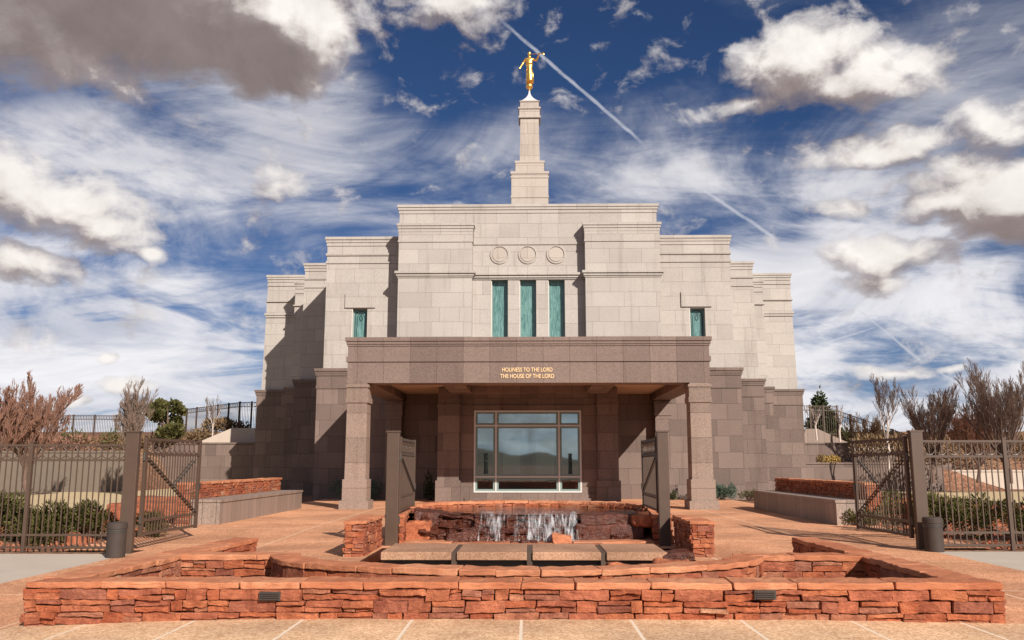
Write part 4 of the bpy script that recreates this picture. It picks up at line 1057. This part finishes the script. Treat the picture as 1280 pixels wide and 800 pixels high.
# stepped ramp parapet on the left
t = thing('ramp_wall', 'pale stepped concrete ramp parapet above the left granite retaining wall', 'wall', (-19, 62, 0))
b_ = MB(); A_ = at(240, 556, 62); B_ = at(290, 535, 62); C_ = at(320, 535, 62); D_ = at(320, 560, 62)
vs = [Vector((A_.x, 62, 0)), Vector((D_.x, 62, 0)), Vector((D_.x, 62, C_.z)), Vector((B_.x, 62, B_.z)), Vector((A_.x, 62, A_.z))]
vs += [v+Vector((0, .35, 0)) for v in vs]
b_.add(vs, [(0, 1, 2, 3, 4), (9, 8, 7, 6, 5), (1, 6, 7, 2), (2, 7, 8, 3), (3, 8, 9, 4), (4, 9, 5, 0)]); b_.build('parapet', 'pale_concrete', t)
t = thing('ramp_wall', 'sloping stone ramp parapet above the right granite terrace walls', 'wall', (20, 61, 0))
b_ = MB(); A_ = at(1022, 536, 61); B_ = at(1052, 551, 61)
vs = [Vector((A_.x-1, 61, 0)), Vector((B_.x+.5, 61, 0)), Vector((B_.x+.5, 61, B_.z-.15)), Vector((A_.x, 61, A_.z)), Vector((A_.x-1, 61, A_.z))]
vs += [v+Vector((0, .35, 0)) for v in vs]
b_.add(vs, [(0, 1, 2, 3, 4), (9, 8, 7, 6, 5), (1, 6, 7, 2), (2, 7, 8, 3), (3, 8, 9, 4), (4, 9, 5, 0)]); b_.build('parapet', 'bench_granite', t)
# upper fences
def slope_fence(lab, pA, pB, YA, YB, h, nposts):
    a = at(pA[0], pA[1], YA); b = at(pB[0], pB[1], YB); za, zb_ = a.z-h, b.z-h
    L2 = (Vector((b.x, b.y))-Vector((a.x, a.y))).length
    def gf(x, y):
        tt = (Vector((x, y))-Vector((a.x, a.y))).length/L2; return za+(zb_-za)*tt
    t = thing('fence', lab, 'fence', (a.x, a.y, za))
    fence_run(t, (a.x, a.y), (b.x, b.y), [i/(nposts-1) for i in range(nposts)], zt=h, z2=h-.32, zb=.1, sp=.15, gfun=gf, low=(.12,), pk=.026, pw=.10)
    return za, zb_
slope_fence('dark picket fence climbing towards the temple above the left retaining wall', (222, 513), (300, 503), 70, 64, 2.1, 7)
slope_fence('short run of dark picket fence against the left end of the temple', (300, 503), (330, 503), 64, 63, 2.1, 3)
slope_fence('distant dark picket fence between the bare red shrub and bare tree on the left', (40, 519), (200, 520), 72, 70, 2.1, 7)
slope_fence('dark picket fence falling away to the right behind the white barked trees', (1046, 513), (1135, 544), 63, 58, 2.0, 6)
slope_fence('short run of dark picket fence against the right end of the temple', (995, 507), (1046, 508), 63, 63, 2.1, 4)

# ---------------------------------------------------------------- plants
def fol_cluster(mb, blobs, n, size, rnd, up=.35, elong=2.2):
    for _ in range(n):
        c, r = rnd.choices(blobs, [b[1][0]*b[1][2]*b[1][1] for b in blobs])[0]
        u = Vector((rnd.gauss(0, 1), rnd.gauss(0, 1), rnd.gauss(0, 1))).normalized(); q = rnd.random()**.33
        q = q if rnd.random() < .8 else q*1.12
        p = Vector((c[0]+u.x*r[0]*q, c[1]+u.y*r[1]*q, c[2]+u.z*r[2]*q))
        d = (u*.8+Vector((rnd.gauss(0, .4), rnd.gauss(0, .4), up+rnd.random()*.5))).normalized(); s = size*rnd.uniform(.6, 1.4)
        sd = d.orthogonal().normalized(); sd = Matrix.Rotation(rnd.random()*6.28, 3, d) @ sd
        a = p-sd*s*.35; b = p+sd*s*.35; e = p+d*s*elong; k = p+d*s*elong*.45
        mb.add([a, k-sd*s*.55, e, k+sd*s*.55, b], [(0, 1, 2, 3, 4)])
def shrub(name, lab, cat, x, y, z, blobs, n, size, m, group=None, seed=1, stems=5, elong=2.2):
    rnd = random.Random(seed); t = thing(name, lab, cat, (x, y, z), group)
    mb = MB(); fol_cluster(mb, [((x+b[0], y+b[1], z+b[2]), b[3]) for b in blobs], n, size, rnd, elong=elong); mb.build('foliage', m, t)
    mb = MB()
    for b in blobs[:stems]: mb.tube([(x, y, z-.1), (x+b[0]*.5, y+b[1]*.5, z+b[2]*.5), (x+b[0], y+b[1], z+b[2])], [.04, .025, .012], 5)
    mb.build('stem', 'bark', t); return t
def jun(x, y, lab, sc, m='juniper_green', seed=1, n=2600, group='spreading junipers'):
    rnd = random.Random(seed); bl = []
    for i in range(16):
        a = rnd.random()*6.28; r = rnd.random()**.6*.8
        bl.append((r*math.cos(a)*sc*1.25, r*math.sin(a)*sc*.8, sc*(.22+rnd.random()*.38), (sc*rnd.uniform(.16, .30), sc*rnd.uniform(.16, .28), sc*rnd.uniform(.18, .36))))
    return shrub('juniper_shrub', lab, 'shrub', x, y, g(x, y)-.02, bl, int(n*1.9), .021*sc**.3, m, group, seed, elong=3.4)
p = at(20, 660, 20.5)
jun(-12.0, 20.4, 'dark green juniper shrub behind the far left end of the near fence', 1.25, seed=3, n=4200)
jun(-10.7, 20.2, 'dark green juniper shrub behind the left fence, second from the left gate post', 1.15, seed=4, n=4200)
jun(-9.5, 21.0, 'small sparse juniper behind the ash can at the left gate post', .75, seed=5, n=1700)
jun(9.9, 21.8, 'spreading green juniper behind the right fence, nearest the right gate post', 1.2, seed=6, n=4000)
jun(11.3, 20.3, 'spreading green juniper low behind the middle of the right fence', 1.1, seed=7, n=3800)
jun(13.0, 20.6, 'low green juniper behind the far right end of the near fence', 1.0, seed=8, n=3000)
jun(9.3, 24.2, 'small green juniper seen through the open right gate leaf', .6, seed=9, n=1200)
jun(-11.0, 35, 'low yellow green shrub peeping over the left red sandstone wall', 1.0, m='olive_leaf', seed=10, n=1300, group=None)
# bushes at the temple foot
jun(-8.1, 40.6, 'dark spreading juniper in the shade left of the left portico column', 1.15, 'blue_juniper', 11, 2600, 'junipers at the foot of the temple')
jun(8.55, 41.0, 'blue green juniper right of the right portico column', 1.05, 'blue_juniper', 12, 2600, 'junipers at the foot of the temple')
jun(10.15, 40.8, 'small yellow green shrub at the near end of the right bench row', .6, 'olive_leaf', 13, 900, None)
def conifer(x, y, z, h, r, lab, m, seed, n=1500, trunk_m='bark', size=.05, group=None, name='conifer'):
    rnd = random.Random(seed); t = thing(name, lab, 'tree', (x, y, z), group)
    mb = MB(); bl = []
    k = 9
    for i in range(k):
        q = i/(k-1); rr = r*(1-q)**.75+.06*r
        bl.append(((x+rnd.uniform(-.25, .25)*rr, y+rnd.uniform(-.25, .25)*rr, z+h*(.12+.82*q)), (rr, rr, h*.10)))
    fol_cluster(mb, bl, n, size, rnd, up=.1); mb.build('crown', m, t)
    mb = MB(); mb.tube([(x, y, z-.2), (x, y, z+h*.5), (x, y, z+h*.95)], [.05*h/2, .03*h/2, .008], 6); mb.build('trunk', trunk_m, t)
conifer(7.75, 40.6, 0, 1.7, .36, 'narrow dwarf conifer just left of the right portico column foot', 'dark_conifer', 21, 1500, size=.035)
conifer(6.55+.2, 41.0, 0, .55, .14, 'tiny dwarf conifer against the wall inside the right of the portico', 'dark_conifer', 22, 300, size=.03)
conifer(-4.6, 40.6, 0, 1.5, .30, 'narrow dwarf conifer in deep shade inside the left of the portico', 'dark_conifer', 23, 900, size=.035)
# bare trees
def bare_tree(name, lab, x, y, z, h, seed, m_tr, m_tw, group=None, limbs=7, spread=.38, levels=3, twig=.012, trunk_h=.18, fan=3, tr=.07, leafm=None, side=1.0, dens=1.0):
    rnd = random.Random(seed); t = thing(name, lab, 'tree' if 'tree' in name else 'shrub', (x, y, z), group)
    tm, cm = MB(), MB()
    def grow(p, d, L, r, lev):
        n = 4 if lev < 2 else 3; pts = [p]; rs = [r]; q = p.copy(); dd = d.copy()
        for i in range(n):
            dd = (dd+Vector((rnd.gauss(0, .06), rnd.gauss(0, .06), rnd.gauss(0, .04)+.07))).normalized()
            q = q+dd*(L/n); pts.append(q.copy()); rs.append(r*(1-.85*(i+1)/n)+twig*.14)
        (tm if lev == 0 else cm).tube(pts, rs, 5 if lev == 0 else 3, lev == 0)
        if lev < levels:
            k = int((fan+ (2 if lev == 0 else 1))*dens)+1
            for i in range(k):
                tt = .22+.75*(i+rnd.random())/k; ii = min(int(tt*n), n-1); fr2 = tt*n-ii; b = pts[ii].lerp(pts[ii+1], fr2)
                ax = dd.orthogonal(); ax = Matrix.Rotation(rnd.random()*6.28, 3, dd) @ ax
                nd = (dd*1.0+ax.normalized()*rnd.uniform(.25, .55)*side+Vector((0, 0, .25))).normalized()
                grow(b, nd, L*rnd.uniform(.42, .68)*(1.15-tt*.5), max(rs[ii]*.45, twig*.32), lev+1)
    base = Vector((x, y, z-.15))
    top = Vector((x+rnd.uniform(-.05, .05)*h, y, z+h*trunk_h))
    tm.tube([base, base.lerp(top, .5)+Vector((rnd.uniform(-.03, .03)*h, 0, 0)), top], [tr, tr*.85, tr*.8], 7)
    for i in range(limbs):
        a = 2*math.pi*(i+rnd.random()*.6)/limbs; sp_ = spread*rnd.uniform(.5, 1.2)
        d = Vector((math.cos(a)*sp_, math.sin(a)*sp_, 1)).normalized(); grow(base.lerp(top, rnd.uniform(.75, 1.)), d, h*(1-trunk_h)*rnd.uniform(.55, .84), tr*.42, 0)
    tm.build('trunk', m_tr, t); cm.build('crown', m_tw, t)
    return t
# left
zb = lambda px, py, Y: at(px, py, Y)
def tree_at(px, pbase, ptop, Y, lab, seed, mt, mw, **kw):
    b = at(px, pbase, Y); tpz = at(px, ptop, Y).z
    return bare_tree('bare_tree', lab, b.x, Y, b.z, tpz-b.z, seed, mt, mw, **kw)
tree_at(35, 612, 478, 44, 'large leafless red twigged tree filling the left edge behind the fence', 31, 'bark', 'twig_red', limbs=15, spread=.72, levels=4, fan=3, twig=.030, tr=.14, trunk_h=.2)
tree_at(-8, 612, 492, 42, 'leafless red twigged tree cut off by the left edge of the photo', 32, 'bark', 'twig_red', limbs=12, spread=.55, levels=4, fan=3, twig=.030, tr=.12, trunk_h=.2)
tree_at(158, 612, 484, 46, 'leafless upright tree behind the left gate post', 33, 'bark', 'twig_grey', limbs=11, spread=.25, levels=4, fan=3, twig=.020, tr=.13, trunk_h=.3)
tree_at(265, 548, 496, 63.5, 'small white barked sapling on the bank behind the left retaining wall', 34, 'pale_bark', 'twig_grey', limbs=4, spread=.4, levels=3, fan=2, twig=.02, tr=.07, trunk_h=.3)
def leafy(px, pb, pt, Y, lab, seed, m, n=3500, w_=1.0, size=.14):
    rnd = random.Random(seed); b = at(px, pb, Y); h = at(px, pt, Y).z-b.z; t = thing('leafy_tree', lab, 'tree', (b.x, Y, b.z))
    bl = []
    for i in range(13):
        q = rnd.random(); a = rnd.random()*6.28; rr = h*.26*w_*(1-abs(q-.45)*1.1)
        bl.append(((b.x+rr*math.cos(a), Y+rr*math.sin(a), b.z+h*(.28+.62*q)), (h*.13, h*.13, h*.11)))
    mb = MB(); fol_cluster(mb, bl, n, size, rnd, elong=1.5); mb.build('crown', m, t)
    mb = MB(); mb.tube([(b.x, Y, b.z-.3), (b.x+.1, Y, b.z+h*.4), (b.x, Y, b.z+h*.8)], [.12, .09, .02], 7)
    for c, r in bl[:8]: mb.tube([(b.x, Y, b.z+h*.3), ((b.x+c[0])/2, (Y+c[1])/2, (b.z+h*.3+c[2])/2), c], [.06, .04, .015], 5)
    mb.build('trunk', 'bark', t)
leafy(206, 565, 494, 60, 'green leaved tree between the bare tree and the climbing fence on the left', 41, 'olive_leaf', 3600, 1.15)
b = at(1028, 545, 66); conifer(b.x, 66, b.z, at(1028, 487, 66).z-b.z, 1.15, 'dark pointed evergreen tree beside the right end of the temple', 'dark_conifer', 42, 3600, size=.11)
# right
tree_at(1021, 548, 505, 60, 'leftmost small white barked tree right of the temple', 51, 'pale_bark', 'pale_bark', limbs=4, spread=.45, levels=3, fan=2, twig=.018, tr=.07, trunk_h=.45, group='white barked trees on the terrace')
tree_at(1050, 550, 504, 60.4, 'white barked leaning sapling left of the right gate leaf', 52, 'pale_bark', 'pale_bark', limbs=4, spread=.5, levels=3, fan=2, twig=.018, tr=.08, trunk_h=.5, group='white barked trees on the terrace')
tree_at(1110, 590, 470, 52, 'slender pale leafless tree standing above the right gate leaf', 53, 'pale_bark', 'twig_grey', limbs=3, spread=.22, levels=4, fan=3, twig=.016, tr=.10, trunk_h=.35)
tree_at(1166, 600, 482, 40, 'rounded leafless grey tree right of the right gate post', 54, 'bark', 'twig_grey', limbs=15, spread=.62, levels=4, fan=3, twig=.015, tr=.12, trunk_h=.24)
tree_at(1262, 600, 466, 38, 'large dense leafless tree at the right edge', 55, 'bark', 'twig_grey', limbs=18, spread=.66, levels=4, fan=3, twig=.015, tr=.14, trunk_h=.2)
tree_at(1222, 600, 505, 46, 'low reddish leafless tree between the two grey leafless trees', 56, 'bark', 'twig_red', limbs=14, spread=.8, levels=4, fan=3, twig=.024, tr=.10, trunk_h=.2)
tree_at(1090, 580, 515, 57, 'low brown leafless shrub tree behind the right gate leaf', 57, 'bark', 'twig_brown', limbs=9, spread=.6, levels=3, fan=4, twig=.022, tr=.08, trunk_h=.15)
# bank shrubs (loose dormant brush)
k = 0
for px, pb, w_, Y, m, lab in ((60, 562, 1.9, 58, 'twig_red', 'low dormant red brush above the far left retaining wall'), (110, 560, 2.2, 60, 'olive_leaf', 'low olive brush under the distant left fence'), (175, 562, 1.8, 60, 'dead_leaf', 'low tan brush behind the bare tree on the left bank'),
                              (235, 552, 1.6, 64, 'dead_leaf', 'dry tan brush along the foot of the climbing fence'), (285, 536, 1.3, 64, 'dead_leaf', 'dry tan brush high on the bank nearest the temple'), (8, 560, 2., 58, 'twig_red', 'low dormant red brush at the far left'),
                              (1130, 566, 2.0, 56, 'dead_leaf', 'dry tan brush behind the right gate post'), (1190, 575, 2.2, 52, 'twig_brown', 'brown brush beyond the right fence'), (1250, 570, 2.4, 50, 'twig_brown', 'dense brown brush at the far right'), (1085, 552, 1.6, 64, 'olive_leaf', 'low olive brush along the right descending fence'), (1160, 560, 2., 60, 'twig_brown', 'brown brush on the bank right of the gate post'),
                              (1225, 560, 2.2, 62, 'olive_leaf', 'olive brush on the bank beyond the right trees')):
    b = at(px, pb, Y); k += 1; rnd = random.Random(60+k)
    bl = [(rnd.uniform(-1.2, 1.2)*w_, rnd.uniform(-.6, .6), rnd.uniform(.1, .45)*w_*.6, (w_*.5, w_*.4, w_*.32)) for _ in range(7)]
    shrub('brush', lab, 'shrub', b.x, Y, min(b.z, 4.5), bl, 1500, .07, m, None, 70+k, elong=3.2)
for px, lab in ((1029, 'small round yellow shrub on the right terrace, left one'), (1042, 'round yellow shrub on the right terrace, right one')):
    b = at(px, 578, 56.6)
    shrub('yellow_shrub', lab, 'shrub', b.x, 56.6, 1.55, [(0, 0, .3, (.42, .35, .34))], 420, .05, 'yellow_shrub', 'yellow shrubs on the terrace', 80+px)
# rocks in the beds
rk = [(1170, 641, 25, 1.6), (1200, 636, 28, .9), (1258, 645, 25, 1.3), (1275, 640, 27, 1.2), (1110, 622, 29, 2.0), (1085, 640, 26, 1.0), (1228, 640, 29, 1.1), (115, 645, 27, .55), (124, 652, 24, .4), (190, 640, 27, 2.2), (205, 628, 31, 2.2), (100, 672, 20, .5), (85, 668, 20.5, .6)]
names = ['broad flat red rock just right of the right gate post', 'red rock between junipers behind the right fence', 'red rock low behind the far right fence post', 'red rock at the right edge behind the fence', 'long red rock slab seen through the right gate leaf', 'small red rock low behind the right gate leaf', 'red rock on the edge of the right lawn', 'pinkish red rock right of the left juniper', 'smaller pinkish red rock above the left ash can', 'flat red slab seen through the left gate leaf', 'far flat red slab seen through the left gate leaf', 'small red rock at the foot of the left juniper', 'red rock under the left junipers']
for (px, py, Y, w_), lab in zip(rk, names):
    b = at(px, py, Y); z = g(b.x, Y); hh = min(.5, w_*.32)
    mb = MB(); mb.rough(idf, b.x-w_/2, b.x+w_/2, Y-w_*.3, Y+w_*.3, z-.1, z+hh, (8, 6, 4), .06, .08, skew=.12, freq=1.8)
    o = mb.build('rock', 'red_sandstone'); tag(o, lab, 'rock', 'red rocks in the planting beds')
# loose gravel of red chips in the beds
mb = MB(); rnd = random.Random(9)
for _ in range(2600):
    s_ = rnd.choice((-1, 1)); x = s_*rnd.uniform(8.6, 15); y = 18.6+rnd.random()**1.6*9; z = g(x, y)-.03; r = rnd.uniform(.03, .09)
    a = rnd.random()*6.28; c, s2 = math.cos(a)*r, math.sin(a)*r
    mb.add([(x+c, y+s2, z), (x-s2, y+c, z), (x-c*.8, y-s2*.8, z), (x+s2, y-c, z), (x+c*.2, y, z+r*.7)], [(0, 1, 4), (1, 2, 4), (2, 3, 4), (3, 0, 4)])
tag(mb.build('gravel', 'red_sandstone'), kind='stuff')
# lamp bollard / hydrant-like utility seen beyond the right fence
